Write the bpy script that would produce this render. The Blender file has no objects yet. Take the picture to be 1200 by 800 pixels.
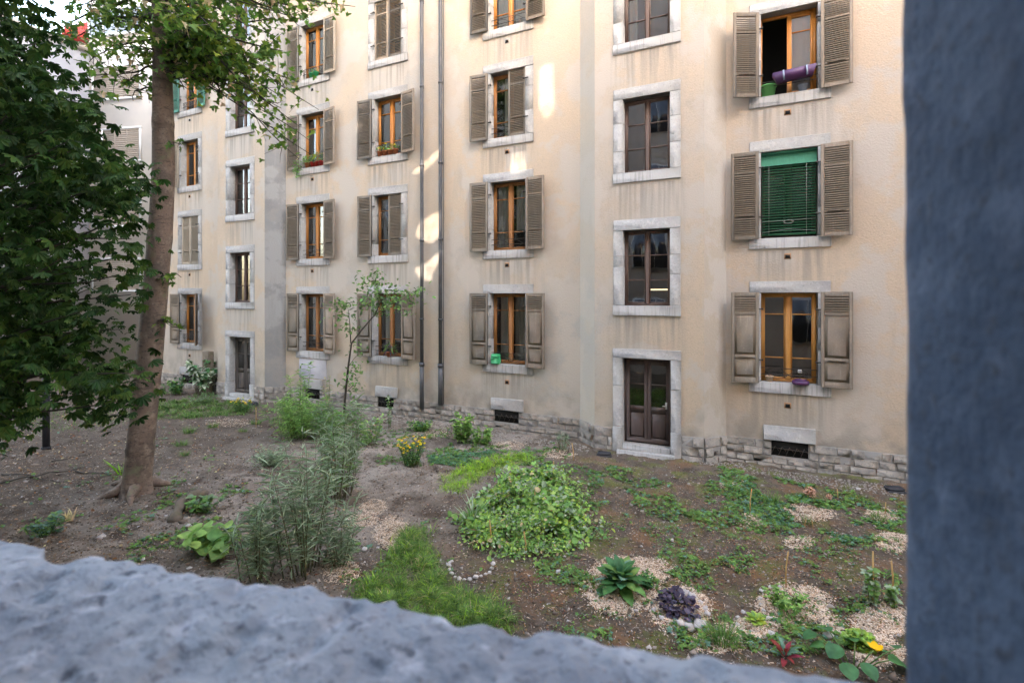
import bpy, math, random
import numpy as np
random.seed(7); rng = np.random.default_rng(11)
S = bpy.context.scene; COL = S.collection
# ---------------------------------------------------------------- camera
F = 570.0; DD = 1210.0; NN = math.hypot(F, DD); ZC = 3.6
RT = np.array([DD/NN, F/NN]); FW = np.array([-F/NN, DD/NN])
cam = bpy.data.cameras.new('camera'); camo = bpy.data.objects.new('camera', cam); COL.objects.link(camo)
cam.sensor_width = 36; cam.lens = 17.1; cam.shift_y = -53/1200; cam.clip_start = .02; cam.clip_end = 2000
camo.location = (0, 0, ZC); camo.rotation_euler = (math.pi/2, 0, math.atan2(F, DD))
cam.dof.use_dof = True; cam.dof.focus_distance = 10.5; cam.dof.aperture_fstop = 4.2
S.camera = camo
# ---------------------------------------------------------------- light
SUN_AZ = math.radians(153); SUN_EL = math.radians(22)
w = bpy.data.worlds.new('World'); S.world = w; w.use_nodes = True
nt = w.node_tree; bg = nt.nodes['Background']; sky = nt.nodes.new('ShaderNodeTexSky')
sky.sky_type = 'NISHITA'; sky.sun_disc = False; sky.sun_elevation = SUN_EL; sky.sun_rotation = SUN_AZ
sky.air_density = 1.0; sky.dust_density = 3.0; sky.ozone_density = 1.0
nt.links.new(sky.outputs[0], bg.inputs[0]); bg.inputs[1].default_value = .15
sl = bpy.data.lights.new('sun', 'SUN'); sl.energy = 2.2; sl.angle = math.radians(.5); sl.color = (1, .93, .82)
so = bpy.data.objects.new('sun', sl); COL.objects.link(so); so.location = (0, -20, 30)
so.rotation_euler = (math.pi/2 - SUN_EL, 0, math.pi - SUN_AZ)
S.view_settings.view_transform = 'Standard'; S.view_settings.look = 'None'; S.view_settings.gamma = 1
S.view_settings.exposure = 4.4
S.view_settings.use_white_balance = True
S.view_settings.white_balance_temperature = 8050; S.view_settings.white_balance_tint = 11
S.cycles.max_bounces = 8; S.cycles.diffuse_bounces = 5; S.cycles.transparent_max_bounces = 16
S.cycles.use_denoising = True
# ---------------------------------------------------------------- helpers
def fac(x, y, p=11.86):
    u = x-600; Z = p*NN/(u+DD); return p*(u*DD-F*F)/(F*(u+DD)), ZC-(y-347)*Z/F
def W(x, y, Z):
    a = RT*((x-600)/F*Z) + FW*Z
    return np.array([a[0], a[1], ZC-(y-347)*Z/F])
def G(x, y, z=0.0):
    Z = (ZC-z)*F/(y-347); a = RT*((x-600)/F*Z)+FW*Z
    return np.array([a[0], a[1], hgt(a[0], a[1])])
def PXM(y): return 3.6/(y-347)          # metres per photo pixel on the ground at row y
def vnoise(x, y, s=0):
    x = np.asarray(x, float); y = np.asarray(y, float)
    xi = np.floor(x); yi = np.floor(y); fx = x-xi; fy = y-yi
    fx = fx*fx*(3-2*fx); fy = fy*fy*(3-2*fy)
    def h(a, b):
        v = np.sin(a*127.1+b*311.7+s*74.7)*43758.5453; return v-np.floor(v)
    return (h(xi, yi)*(1-fx)+h(xi+1, yi)*fx)*(1-fy)+(h(xi, yi+1)*(1-fx)+h(xi+1, yi+1)*fx)*fy
def hgt(x, y):
    x = np.asarray(x, float); y = np.asarray(y, float)
    m = np.clip((x+30)/4, 0, 1)*np.clip((9-x)/3, 0, 1)*np.clip((y-.5)/2, 0, 1)*np.clip((13.5-y)/1.5, 0, 1)
    a = .10*(vnoise(x*.5, y*.5, 1)-.5)+.06*(vnoise(x*1.7, y*1.7, 2)-.5)+.05*(vnoise(x*5, y*5, 3)-.5)+.04*(vnoise(x*12, y*12, 4)-.5)
    return a*m-.02
def tag(o, label=None, cat=None, group=None, kind=None):
    if label: o['label'] = label
    if cat: o['category'] = cat
    if group: o['group'] = group
    if kind: o['kind'] = kind
    return o
def empty(name, loc=(0, 0, 0), rz=0, **k):
    o = bpy.data.objects.new(name, None); COL.objects.link(o); o.location = loc; o.rotation_euler = (0, 0, rz)
    o.empty_display_size = .1
    return tag(o, **k)
def basis(yaw, pitch, roll):
    """arrays -> (n,3,3) matrices: local +Y is the leaf axis, local +Z its normal"""
    yaw, pitch, roll = np.broadcast_arrays(np.asarray(yaw, float), pitch, roll)
    cy, sy, cp, sp, cr, sr = np.cos(yaw), np.sin(yaw), np.cos(pitch), np.sin(pitch), np.cos(roll), np.sin(roll)
    o = np.zeros_like(cy); e = np.ones_like(cy)
    Rz = np.stack([np.stack([cy, -sy, o], -1), np.stack([sy, cy, o], -1), np.stack([o, o, e], -1)], -2)
    Rx = np.stack([np.stack([e, o, o], -1), np.stack([o, cp, -sp], -1), np.stack([o, sp, cp], -1)], -2)
    Ry = np.stack([np.stack([cr, o, sr], -1), np.stack([o, e, o], -1), np.stack([-sr, o, cr], -1)], -2)
    return Rz@Rx@Ry
class MB:
    def __init__(s): s.v = []; s.l = []; s.t = []; s.m = []; s.n = 0
    def add(s, v, f, m=0):
        v = np.asarray(v, float).reshape(-1, 3); s.v.append(v)
        for q in f: s.l.append(np.asarray(q)+s.n); 
        s.t.append(np.array([len(q) for q in f])); s.m.append(np.full(len(f), m) if np.isscalar(m) else np.asarray(m)); s.n += len(v)
        return s
    def scatter(s, tpl, pos, R, sc, m):
        tv, tf = tpl; n = len(pos)
        if n == 0: return s
        sc = np.asarray(sc, float); sc = sc[:, None, None]*np.ones((1, 1, 3)) if sc.ndim == 1 else sc[:, None, :]
        V = np.einsum('nij,nkj->nki', R, tv[None]*sc)+np.asarray(pos)[:, None, :]
        s.v.append(V.reshape(-1, 3)); k = len(tv)
        L = np.concatenate([np.asarray(q) for q in tf]); T = np.array([len(q) for q in tf])
        s.l.append((L[None]+(np.arange(n)*k)[:, None]+s.n).ravel()); s.t.append(np.tile(T, n))
        s.m.append(np.repeat(np.broadcast_to(m, (n,)), len(tf))); s.n += n*k
        return s
    def box(s, x0, x1, y0, y1, z0, z1, m=0, bev=0, jit=0):
        if bev:
            b = min(bev, (x1-x0)*.4, (y1-y0)*.4, (z1-z0)*.4)
            # chamfered box: 24 vertices
            v = []; idx = {}
            for i, X in enumerate((x0, x1)):
                for j, Y in enumerate((y0, y1)):
                    for k, Z in enumerate((z0, z1)):
                        sx, sy, sz = (1-2*i), (1-2*j), (1-2*k)
                        idx[i, j, k, 0] = len(v); v.append((X, Y+sy*b, Z+sz*b))
                        idx[i, j, k, 1] = len(v); v.append((X+sx*b, Y, Z+sz*b))
                        idx[i, j, k, 2] = len(v); v.append((X+sx*b, Y+sy*b, Z))
            f = []
            g = lambda i, j, k, a: idx[i, j, k, a]
            for i in (0, 1):
                q = [g(i, 0, 0, 0), g(i, 1, 0, 0), g(i, 1, 1, 0), g(i, 0, 1, 0)]; f.append(q if i else q[::-1])
                q = [g(0, i, 0, 1), g(1, i, 0, 1), g(1, i, 1, 1), g(0, i, 1, 1)]; f.append(q[::-1] if i else q)
                q = [g(0, 0, i, 2), g(1, 0, i, 2), g(1, 1, i, 2), g(0, 1, i, 2)]; f.append(q if i else q[::-1])
            for i in (0, 1):
                for j in (0, 1):
                    f.append([g(i, j, 0, 0), g(i, j, 1, 0), g(i, j, 1, 1), g(i, j, 0, 1)])
                    f.append([g(i, 0, j, 0), g(i, 1, j, 0), g(i, 1, j, 2), g(i, 0, j, 2)])
                    f.append([g(0, i, j, 1), g(1, i, j, 1), g(1, i, j, 2), g(0, i, j, 2)])
                    for k in (0, 1): f.append([g(i, j, k, 0), g(i, j, k, 1), g(i, j, k, 2)])
            v = np.array(v)
            if jit: v = v+rng.uniform(-jit, jit, v.shape)
            return s.add(v, f, m)
        v = [(x, y, z) for x in (x0, x1) for y in (y0, y1) for z in (z0, z1)]
        f = [(0, 1, 3, 2), (4, 6, 7, 5), (0, 4, 5, 1), (2, 3, 7, 6), (0, 2, 6, 4), (1, 5, 7, 3)]
        v = np.array(v)
        if jit: v = v+rng.uniform(-jit, jit, v.shape)
        return s.add(v, f, m)
    def tube(s, pts, rad, k=8, m=0, cap=True):
        P = np.asarray(pts, float); n = len(P); rad = np.broadcast_to(rad, (n,))
        T = np.gradient(P, axis=0); T /= np.linalg.norm(T, axis=1)[:, None]+1e-9
        ref = np.array([0, 0, 1.]) if abs(T[0][2]) < .8 else np.array([1., 0, 0])
        V = []
        for i in range(n):
            a = np.cross(T[i], ref); a /= np.linalg.norm(a)+1e-9; b = np.cross(T[i], a); ref = np.cross(a, T[i])
            an = np.arange(k)*2*math.pi/k
            V.append(P[i]+rad[i]*(np.cos(an)[:, None]*a+np.sin(an)[:, None]*b))
        V = np.concatenate(V)
        f = [(i*k+j, i*k+(j+1) % k, (i+1)*k+(j+1) % k, (i+1)*k+j) for i in range(n-1) for j in range(k)]
        if cap: f += [tuple(range(k))[::-1], tuple((n-1)*k+j for j in range(k))]
        return s.add(V, f, m)
    def build(s, name, mats, parent=None, loc=None, smooth=False, **kw):
        me = bpy.data.meshes.new(name)
        V = np.concatenate(s.v); L = np.concatenate([np.atleast_1d(a) for a in s.l]); T = np.concatenate(s.t); M = np.concatenate(s.m)
        if loc is not None and parent is None: V = V-np.array(loc)
        me.vertices.add(len(V)); me.vertices.foreach_set('co', V.astype(np.float32).ravel())
        me.loops.add(len(L)); me.loops.foreach_set('vertex_index', L.astype(np.int32))
        me.polygons.add(len(T)); st = np.concatenate([[0], np.cumsum(T)[:-1]])
        me.polygons.foreach_set('loop_start', st.astype(np.int32)); me.polygons.foreach_set('loop_total', T.astype(np.int32))
        if not isinstance(mats, (list, tuple)): mats = [mats]
        for q in mats: me.materials.append(q)
        me.polygons.foreach_set('material_index', M.astype(np.int32))
        if smooth: me.polygons.foreach_set('use_smooth', np.ones(len(T), bool))
        me.update(calc_edges=True); me.validate()
        o = bpy.data.objects.new(name, me); COL.objects.link(o)
        if parent is not None: o.parent = parent
        elif loc is not None: o.location = loc
        return tag(o, **kw)
def copy_tree(o, parent=None):
    c = o.copy(); COL.objects.link(c); c.parent = parent
    for ch in list(o.children): copy_tree(ch, c)
    return c
# ---------------------------------------------------------------- materials
def mat(name, col, rough=.8, noise=None, bump=0, bscale=40, spec=.3, streak=None, var=None, mapz=1.0):
    """noise=(scale, colour2, lo, hi), streak=(colour, amount, lo, hi), var = object-random brightness"""
    m = bpy.data.materials.new(name); m.use_nodes = True; t = m.node_tree; N = t.nodes; L = t.links
    p = N['Principled BSDF']; p.inputs['Roughness'].default_value = rough; p.inputs['Specular IOR Level'].default_value = spec
    geo = N.new('ShaderNodeNewGeometry'); pos = geo.outputs['Position']
    last = N.new('ShaderNodeRGB'); last.outputs[0].default_value = (*col, 1); last = last.outputs[0]
    def nz(scale, detail=6, vec=None, r=.6):
        n = N.new('ShaderNodeTexNoise'); n.inputs['Scale'].default_value = scale; n.inputs['Detail'].default_value = detail
        n.inputs['Roughness'].default_value = r; L.new(vec or pos, n.inputs['Vector']); return n.outputs['Fac']
    def mask(src, lo, hi):
        r = N.new('ShaderNodeMapRange'); r.inputs[1].default_value = lo; r.inputs[2].default_value = hi; L.new(src, r.inputs[0]); return r.outputs[0]
    def mix(a, c2, fac):
        x = N.new('ShaderNodeMix'); x.data_type = 'RGBA'; L.new(fac, x.inputs[0]); L.new(a, x.inputs[6]); x.inputs[7].default_value = (*c2, 1); return x.outputs[2]
    if noise:
        for (sc, c2, lo, hi) in (noise if isinstance(noise[0], tuple) else [noise]): last = mix(last, c2, mask(nz(sc), lo, hi))
    if streak:
        for (c2, lo, hi, sx, sz) in streak:
            mp = N.new('ShaderNodeMapping'); mp.inputs['Scale'].default_value = (sx, sx, sz); L.new(pos, mp.inputs[0])
            last = mix(last, c2, mask(nz(1, 5, mp.outputs[0], .65), lo, hi))
    L.new(last, p.inputs['Base Color'])
    if bump:
        b = N.new('ShaderNodeBump'); b.inputs['Strength'].default_value = bump; b.inputs['Distance'].default_value = .01
        L.new(nz(bscale, 8), b.inputs['Height']); L.new(b.outputs[0], p.inputs['Normal'])
    m['p'] = 1
    return m
def leafmat(name, col, trans=.35, rough=.5, var=.35):
    k_ = 1.35 if not ('dark' in name and 'leaf' in name) and 'purple' not in name else 1.15
    col = tuple(min(.85, c*k_) for c in col)
    m = bpy.data.materials.new(name); m.use_nodes = True; t = m.node_tree; N = t.nodes; L = t.links
    p = N['Principled BSDF']; p.inputs['Roughness'].default_value = rough; p.inputs['Specular IOR Level'].default_value = .15 if 'dark' in name else .25
    geo = N.new('ShaderNodeNewGeometry'); n = N.new('ShaderNodeTexNoise'); n.inputs['Scale'].default_value = 9; n.inputs['Detail'].default_value = 3
    L.new(geo.outputs['Position'], n.inputs['Vector'])
    r = N.new('ShaderNodeMapRange'); r.inputs[1].default_value = .3; r.inputs[2].default_value = .7; r.inputs[3].default_value = 1-var; r.inputs[4].default_value = 1+var
    L.new(n.outputs['Fac'], r.inputs[0])
    h = N.new('ShaderNodeHueSaturation'); h.inputs['Color'].default_value = (*col, 1); L.new(r.outputs[0], h.inputs['Value'])
    ri = N.new('ShaderNodeMapRange'); ri.inputs[3].default_value = .475; ri.inputs[4].default_value = .52; L.new(geo.outputs['Random Per Island'], ri.inputs[0]); L.new(ri.outputs[0], h.inputs['Hue'])
    L.new(h.outputs[0], p.inputs['Base Color'])
    tr = N.new('ShaderNodeBsdfTranslucent'); L.new(h.outputs[0], tr.inputs['Color'])
    mx = N.new('ShaderNodeMixShader'); mx.inputs[0].default_value = trans; L.new(p.outputs[0], mx.inputs[1]); L.new(tr.outputs[0], mx.inputs[2])
    L.new(mx.outputs[0], N['Material Output'].inputs['Surface'])
    return m
M = {}
def plaster(name, col, g=1.0):
    c = lambda a, b, k: tuple(x*(1-k*g)+y*k*g for x, y in zip(a, b))
    m = mat(name, col, .9,
        noise=[(.23, c(col, (.44, .42, .40), .85), .45, .64), (1.3, c(col, (.64, .50, .37), .6), .50, .78), (2.6, c(col, (.36, .33, .30), .6), .56, .80), (9, c(col, (.40, .35, .29), .6), .58, .85), (35, c(col, (.36, .31, .25), .7), .50, .80), (.9, c(col, (.50, .47, .44), .6), .50, .56)],
        streak=[(c(col, (.33, .315, .29), .6), .60, .80, 1.7, .35), (c(col, (.66, .6, .54), .5), .64, .85, 5, .6)], bump=.9, bscale=32)
    # runs of dirt below the sills and damp above the base: stains that belong to the plaster
    t = m.node_tree; N = t.nodes; L = t.links; p = N['Principled BSDF']; src = p.inputs['Base Color'].links[0].from_socket
    geo = N.new('ShaderNodeNewGeometry'); sx = N.new('ShaderNodeSeparateXYZ'); L.new(geo.outputs['Position'], sx.inputs[0])
    def mth(op, a, b=None, c_=None):
        n = N.new('ShaderNodeMath'); n.operation = op
        for i_, q in enumerate((a, b, c_)):
            if q is None: continue
            if isinstance(q, (int, float)): n.inputs[i_].default_value = q
            else: L.new(q, n.inputs[i_])
        return n.outputs[0]
    def mr(a, lo, hi, o0, o1):
        n = N.new('ShaderNodeMapRange'); n.inputs[1].default_value = lo; n.inputs[2].default_value = hi; n.inputs[3].default_value = o0; n.inputs[4].default_value = o1; L.new(a, n.inputs[0]); return n.outputs[0]
    def dirt(cols, z0, amount, colr, prev):
        d = None
        for cx in cols:
            e = mth('ABSOLUTE', mth('SUBTRACT', sx.outputs[0], cx)); d = e if d is None else mth('MINIMUM', d, e)
        fz = mth('FRACT', mth('DIVIDE', mth('SUBTRACT', z0+30.6, sx.outputs[2]), 3.06))
        mp = N.new('ShaderNodeMapping'); mp.inputs['Scale'].default_value = (10, 10, .5); L.new(geo.outputs['Position'], mp.inputs[0]); n = N.new('ShaderNodeTexNoise'); n.inputs['Scale'].default_value = 1; n.inputs['Detail'].default_value = 5; L.new(mp.outputs[0], n.inputs['Vector'])
        f = mth('MULTIPLY', mth('MULTIPLY', mr(d, .55, .95, 1, 0), mr(fz, .0, .42, 1, 0)), mr(n.outputs['Fac'], .40, .62, .08, amount))
        x = N.new('ShaderNodeMix'); x.data_type = 'RGBA'; L.new(f, x.inputs[0]); L.new(prev, x.inputs[6]); x.inputs[7].default_value = (*colr, 1); return x.outputs[2]
    if g >= .8:
        src = dirt((-19.53, -12.94, -9.795, -5.715, .915), 1.52, .85, (.27, .245, .215), src)
        src = dirt((-15.955, -1.975), 3.14, .85, (.27, .25, .225), src)
        n = N.new('ShaderNodeTexNoise'); n.inputs['Scale'].default_value = 2.2; n.inputs['Detail'].default_value = 7; L.new(geo.outputs['Position'], n.inputs['Vector'])
        f = mth('MULTIPLY', mr(sx.outputs[2], .5, 1.5, 1, 0), mr(n.outputs['Fac'], .42, .6, 0, .75)); x = N.new('ShaderNodeMix'); x.data_type = 'RGBA'; L.new(f, x.inputs[0]); L.new(src, x.inputs[6]); x.inputs[7].default_value = (.30, .265, .225, 1); src = x.outputs[2]
    L.new(src, p.inputs['Base Color'])
    return m
M['plaster'] = plaster('plaster', (.565, .445, .34))
M['plaster_grey_left'] = plaster('plaster_stain_shade_grey', (.25, .245, .24), .7)  # far tower, right-facing chamfer: grey stain plus its shade painted into the colour
M['plaster_grey_right'] = plaster('plaster_stain_shade', (.44, .375, .305), .8)  # door tower, right-facing chamfer: stain, with shade painted into the base colour
M['plaster_chamfer_pale'] = plaster('plaster_chamfer_pale', (.53, .445, .36), .7)  # slightly greyer tone for the left chamfer of the door tower
M['plaster_pale'] = mat('plaster_pale', (.66, .60, .54), .9, noise=[(.6, (.56, .52, .49), .4, .7)], bump=.2)
M['plaster_grey'] = mat('plaster_grey', (.34, .33, .34), .9, noise=[(.8, (.52, .49, .49), .4, .7)], bump=.2)
M['limestone'] = mat('limestone', (.345, .33, .305), .85, noise=[(1.6, (.29, .28, .27), .42, .62), (12, (.41, .39, .36), .5, .75), (40, (.17, .17, .165), .58, .72)],
    streak=[((.30, .29, .28), .60, .8, 9, 1.2)], bump=.6, bscale=35)
M['sill_stone'] = mat('sill_stone', (.35, .335, .31), .85, noise=[(3, (.36, .35, .34), .4, .7), (40, (.24, .24, .235), .6, .75)],
    streak=[((.17, .165, .155), .50, .72, 16, 1.0)], bump=.6, bscale=35)
M['plinth_stone'] = mat('plinth_stone', (.30, .265, .225), .92, noise=[(2.2, (.20, .18, .16), .42, .60), (6, (.40, .35, .29), .5, .70), (25, (.13, .12, .11), .56, .72)], bump=1.0, bscale=22)
M['mortar'] = mat('mortar', (.23, .21, .19), .95, bump=.6)
M['shutter'] = mat('shutter', (.205, .158, .114), .75, noise=[(3, (.165, .13, .10), .4, .7), (30, (.26, .21, .165), .55, .8)], streak=[((.30, .25, .195), .55, .8, 22, 2.2)], bump=.3, bscale=60)
M['shutter_pale'] = mat('shutter_pale', (.29, .235, .175), .75, noise=[(3, (.30, .25, .19), .4, .7)], streak=[((.45, .38, .30), .55, .8, 22, 2.2)], bump=.3, bscale=60)
for k_ in ('shutter', 'shutter_pale'):
    t_ = M[k_].node_tree; p_ = t_.nodes['Principled BSDF']; src_ = p_.inputs['Base Color'].links[0].from_socket; oi_ = t_.nodes.new('ShaderNodeObjectInfo'); hs_ = t_.nodes.new('ShaderNodeHueSaturation'); mr_ = t_.nodes.new('ShaderNodeMapRange')
    mr_.inputs[3].default_value = .78; mr_.inputs[4].default_value = 1.25; t_.links.new(oi_.outputs['Random'], mr_.inputs[0]); t_.links.new(mr_.outputs[0], hs_.inputs['Value']); t_.links.new(src_, hs_.inputs['Color']); t_.links.new(hs_.outputs[0], p_.inputs['Base Color'])
M['shutter_green'] = mat('shutter_green', (.06, .22, .15), .6, noise=[(5, (.09, .27, .19), .4, .7)], bump=.2)
M['wood_orange'] = mat('wood_orange', (.52, .20, .035), .45, streak=[((.36, .12, .02), .4, .8, 20, 2)], spec=.5)
M['wood_pale'] = mat('wood_pale', (.54, .25, .065), .45, streak=[((.45, .19, .04), .4, .8, 20, 2)], spec=.5)
M['wood_old'] = mat('wood_old', (.36, .15, .045), .55, streak=[((.25, .10, .03), .4, .8, 20, 2)], spec=.4)
M['wood_brown'] = mat('wood_brown', (.12, .075, .06), .5, streak=[((.17, .11, .09), .5, .8, 15, 2)], spec=.4)
M['door_brown'] = mat('door_brown', (.075, .05, .043), .5, streak=[((.11, .075, .06), .5, .8, 15, 2)], spec=.4)
M['door_grey'] = mat('door_grey', (.085, .07, .06), .6, streak=[((.14, .12, .1), .45, .8, 20, 1)])
M['room'] = mat('room', (.03, .027, .024), .9)
M['room_light'] = mat('room_light', (.25, .22, .18), .9)
M['iron'] = mat('iron', (.05, .045, .04), .6, noise=[(20, (.10, .055, .035), .5, .7)], spec=.5)
M['pipe'] = mat('pipe', (.07, .07, .077), .5, noise=[(4, (.11, .11, .118), .4, .7)], streak=[((.07, .065, .06), .5, .8, 20, 1)], spec=.5)
M['pipe_light'] = mat('pipe_light', (.085, .085, .092), .5, noise=[(4, (.06, .06, .065), .4, .7)], spec=.5)
M['curtain'] = mat('curtain', (.62, .60, .52), .9)
M['blind_green'] = mat('blind_green', (.006, .085, .035), .55)
M['blind_green_light'] = mat('blind_green_light', (.05, .25, .155), .7, streak=[((.04, .2, .125), .4, .7, 30, .5)])
M['blind_taupe'] = mat('blind_taupe', (.34, .29, .24), .7)
M['white_paint'] = mat('white_paint', (.72, .72, .72), .5)
M['dark'] = mat('dark', (.012, .011, .01), .9)
M['terracotta'] = mat('terracotta', (.42, .13, .06), .8)
M['red_plastic'] = mat('red_plastic', (.42, .03, .025), .5)
M['purple'] = mat('purple', (.075, .018, .085), .45, spec=.5)
M['green_plastic'] = mat('green_plastic', (.01, .33, .12), .4, spec=.5)
M['green_pale'] = mat('green_pale', (.12, .42, .14), .5)
M['blue_plastic'] = mat('blue_plastic', (.25, .30, .38), .4)
M['roof_red'] = mat('roof_red', (.26, .018, .022), .7, noise=[(5, (.2, .02, .02), .4, .7)])
M['bark'] = mat('bark', (.185, .128, .098), .9, noise=[(2.2, (.11, .08, .063), .45, .62), (7, (.27, .20, .155), .5, .68), (30, (.09, .068, .055), .55, .70), (3.1, (.17, .165, .10), .60, .72)], streak=[((.07, .052, .043), .56, .68, 5, 26)], bump=1.0, bscale=25)
M['bark_dark'] = mat('bark_dark', (.06, .05, .04), .9, bump=.8, bscale=25)
M['stem'] = mat('stem', (.12, .11, .05), .8)
M['stem_green'] = mat('stem_green', (.09, .15, .04), .7)
M['bamboo'] = mat('bamboo', (.55, .33, .13), .6)
M['driftwood'] = mat('driftwood', (.17, .13, .10), .9, noise=[(8, (.10, .09, .05), .45, .7)], bump=1)
M['chip'] = mat('chip', (.66, .49, .36), .85, noise=[(30, (.44, .29, .18), .45, .7)])
M['chip2'] = mat('chip2', (.78, .64, .51), .85)
M['chip3'] = mat('chip3', (.36, .20, .11), .85)
M['clod'] = mat('clod', (.12, .09, .068), .95, noise=[(20, (.15, .115, .09), .4, .7)])
M['clod2'] = mat('clod2', (.32, .27, .23), .95)
M['pebble'] = mat('pebble', (.50, .45, .42), .8, noise=[(25, (.36, .33, .31), .45, .7)], bump=.4)
M['pebble_white'] = mat('pebble_white', (.50, .455, .425), .8, noise=[(25, (.5, .45, .42), .45, .7)], bump=.4)
M['yellow'] = mat('yellow', (.85, .50, .01), .6)
M['yellow_bright'] = mat('yellow_bright', (.80, .62, .02), .6)
M['blackbox'] = mat('blackbox', (.03, .03, .035), .6)
M['hydrangea'] = mat('hydrangea', (.52, .29, .20), .8)
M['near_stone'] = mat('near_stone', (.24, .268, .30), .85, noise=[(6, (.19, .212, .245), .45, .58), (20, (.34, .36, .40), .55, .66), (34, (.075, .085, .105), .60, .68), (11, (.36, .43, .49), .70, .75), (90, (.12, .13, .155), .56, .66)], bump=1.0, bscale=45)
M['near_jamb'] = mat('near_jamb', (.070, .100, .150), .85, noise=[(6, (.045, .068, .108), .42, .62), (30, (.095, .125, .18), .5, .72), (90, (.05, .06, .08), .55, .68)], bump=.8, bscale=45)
for k, c, tr in (('leaf_maple', (.095, .175, .03), .45), ('leaf_maple2', (.055, .12, .024), .4), ('leaf_maple3', (.15, .22, .035), .45), ('leaf_tan_sunlit', (.45, .34, .20), .3),
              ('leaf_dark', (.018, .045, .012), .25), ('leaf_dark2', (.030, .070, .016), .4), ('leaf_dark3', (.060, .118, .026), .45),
              ('leaf_sapling', (.10, .15, .065), .3), ('leaf_grey', (.26, .325, .215), .3), ('leaf_grey2', (.15, .22, .12), .3),
              ('leaf_bright', (.22, .37, .10), .35), ('leaf_mid', (.13, .25, .07), .35), ('leaf_lime', (.30, .43, .08), .4), ('leaf_deep', (.04, .13, .045), .25),
              ('leaf_blue', (.10, .20, .14), .25), ('leaf_purple', (.045, .032, .055), .1), ('leaf_purple2', (.08, .065, .095), .1), ('leaf_red', (.22, .03, .03), .25),
              ('grass_dark', (.07, .14, .035), .3), ('grass_mid', (.12, .205, .05), .3), ('grass_bright', (.22, .40, .03), .35), ('grass_dry', (.42, .33, .18), .3),
              ('moss', (.10, .115, .03), .2), ('leaf_white', (.42, .46, .36), .3), ('weed', (.09, .19, .05), .3), ('weed2', (.13, .24, .055), .3), ('leaf_rust', (.20, .09, .035), .2)):
    M[k] = leafmat(k, c, tr)
def glass_mat(name, tint=.85, ref=1.0):
    m = bpy.data.materials.new(name); m.use_nodes = True; N = m.node_tree.nodes; L = m.node_tree.links; N.remove(N['Principled BSDF'])
    a = N.new('ShaderNodeBsdfTransparent'); a.inputs[0].default_value = (tint, tint, tint, 1)
    g = N.new('ShaderNodeBsdfGlossy'); g.inputs['Roughness'].default_value = .015; g.inputs[0].default_value = (.95, .95, .95, 1)
    f = N.new('ShaderNodeFresnel'); f.inputs[0].default_value = 1.9
    n = N.new('ShaderNodeTexNoise'); n.inputs['Scale'].default_value = 1.6; n.inputs['Detail'].default_value = 1; geo = N.new('ShaderNodeNewGeometry'); L.new(geo.outputs['Position'], n.inputs['Vector'])
    b = N.new('ShaderNodeBump'); b.inputs['Strength'].default_value = .25; b.inputs['Distance'].default_value = .02; L.new(n.outputs[0], b.inputs['Height']); L.new(b.outputs[0], g.inputs['Normal'])
    x = N.new('ShaderNodeMixShader'); L.new(f.outputs[0], x.inputs[0]); L.new(a.outputs[0], x.inputs[1]); L.new(g.outputs[0], x.inputs[2])
    L.new(x.outputs[0], N['Material Output'].inputs['Surface']); return m
M['glass'] = glass_mat('glass')
def soil_mat():
    m = bpy.data.materials.new('soil'); m.use_nodes = True; t = m.node_tree; N = t.nodes; L = t.links; p = N['Principled BSDF']
    p.inputs['Roughness'].default_value = .95; p.inputs['Specular IOR Level'].default_value = .15
    geo = N.new('ShaderNodeNewGeometry'); pos = geo.outputs['Position']
    def nz(scale, detail=8, r=.65):
        n = N.new('ShaderNodeTexNoise'); n.inputs['Scale'].default_value = scale; n.inputs['Detail'].default_value = detail; n.inputs['Roughness'].default_value = r; L.new(pos, n.inputs['Vector']); return n.outputs['Fac']
    def mr(src, lo, hi, a=0, b=1):
        r = N.new('ShaderNodeMapRange'); r.inputs[1].default_value = lo; r.inputs[2].default_value = hi; r.inputs[3].default_value = a; r.inputs[4].default_value = b; L.new(src, r.inputs[0]); return r.outputs[0]
    def mix(a, c2, f):
        x = N.new('ShaderNodeMix'); x.data_type = 'RGBA'; L.new(f, x.inputs[0]); L.new(a, x.inputs[6]); x.inputs[7].default_value = (*c2, 1); return x.outputs[2]
    def mul(a, b):
        x = N.new('ShaderNodeMath'); x.operation = 'MULTIPLY'; L.new(a, x.inputs[0]); L.new(b, x.inputs[1]); return x.outputs[0]
    sx = N.new('ShaderNodeSeparateXYZ'); L.new(pos, sx.inputs[0])
    rgb = N.new('ShaderNodeRGB'); rgb.outputs[0].default_value = (.135, .103, .08, 1); c = rgb.outputs[0]
    c = mix(c, (.35, .29, .24), mul(mr(nz(.8, 6), .36, .56), mul(mr(sx.outputs[0], -11.5, -9), mr(sx.outputs[0], -3.2, -5.0))))
    c = mix(c, (.20, .155, .12), mr(nz(1.7, 6), .5, .66, 0, .8))
    c = mix(c, (.085, .06, .044), mr(nz(2.3), .5, .66))
    c = mix(c, (.24, .13, .07), mul(mr(nz(1.1), .50, .66), mr(sx.outputs[0], -4.5, -2.5)))
    c = mix(c, (.15, .16, .05), mul(mr(nz(1.9), .50, .62, 0, .85), mr(sx.outputs[0], -4.5, -2.5)))
    c = mix(c, (.40, .34, .29), mr(nz(38, 4), .62, .72))
    c = mix(c, (.06, .045, .037), mr(nz(24, 4), .60, .72))
    L.new(c, p.inputs['Base Color'])
    b = N.new('ShaderNodeBump'); b.inputs['Strength'].default_value = 1.0; b.inputs['Distance'].default_value = .06; L.new(nz(11, 12, .8), b.inputs['Height']); L.new(b.outputs[0], p.inputs['Normal'])
    return m
M['soil'] = soil_mat()
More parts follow.
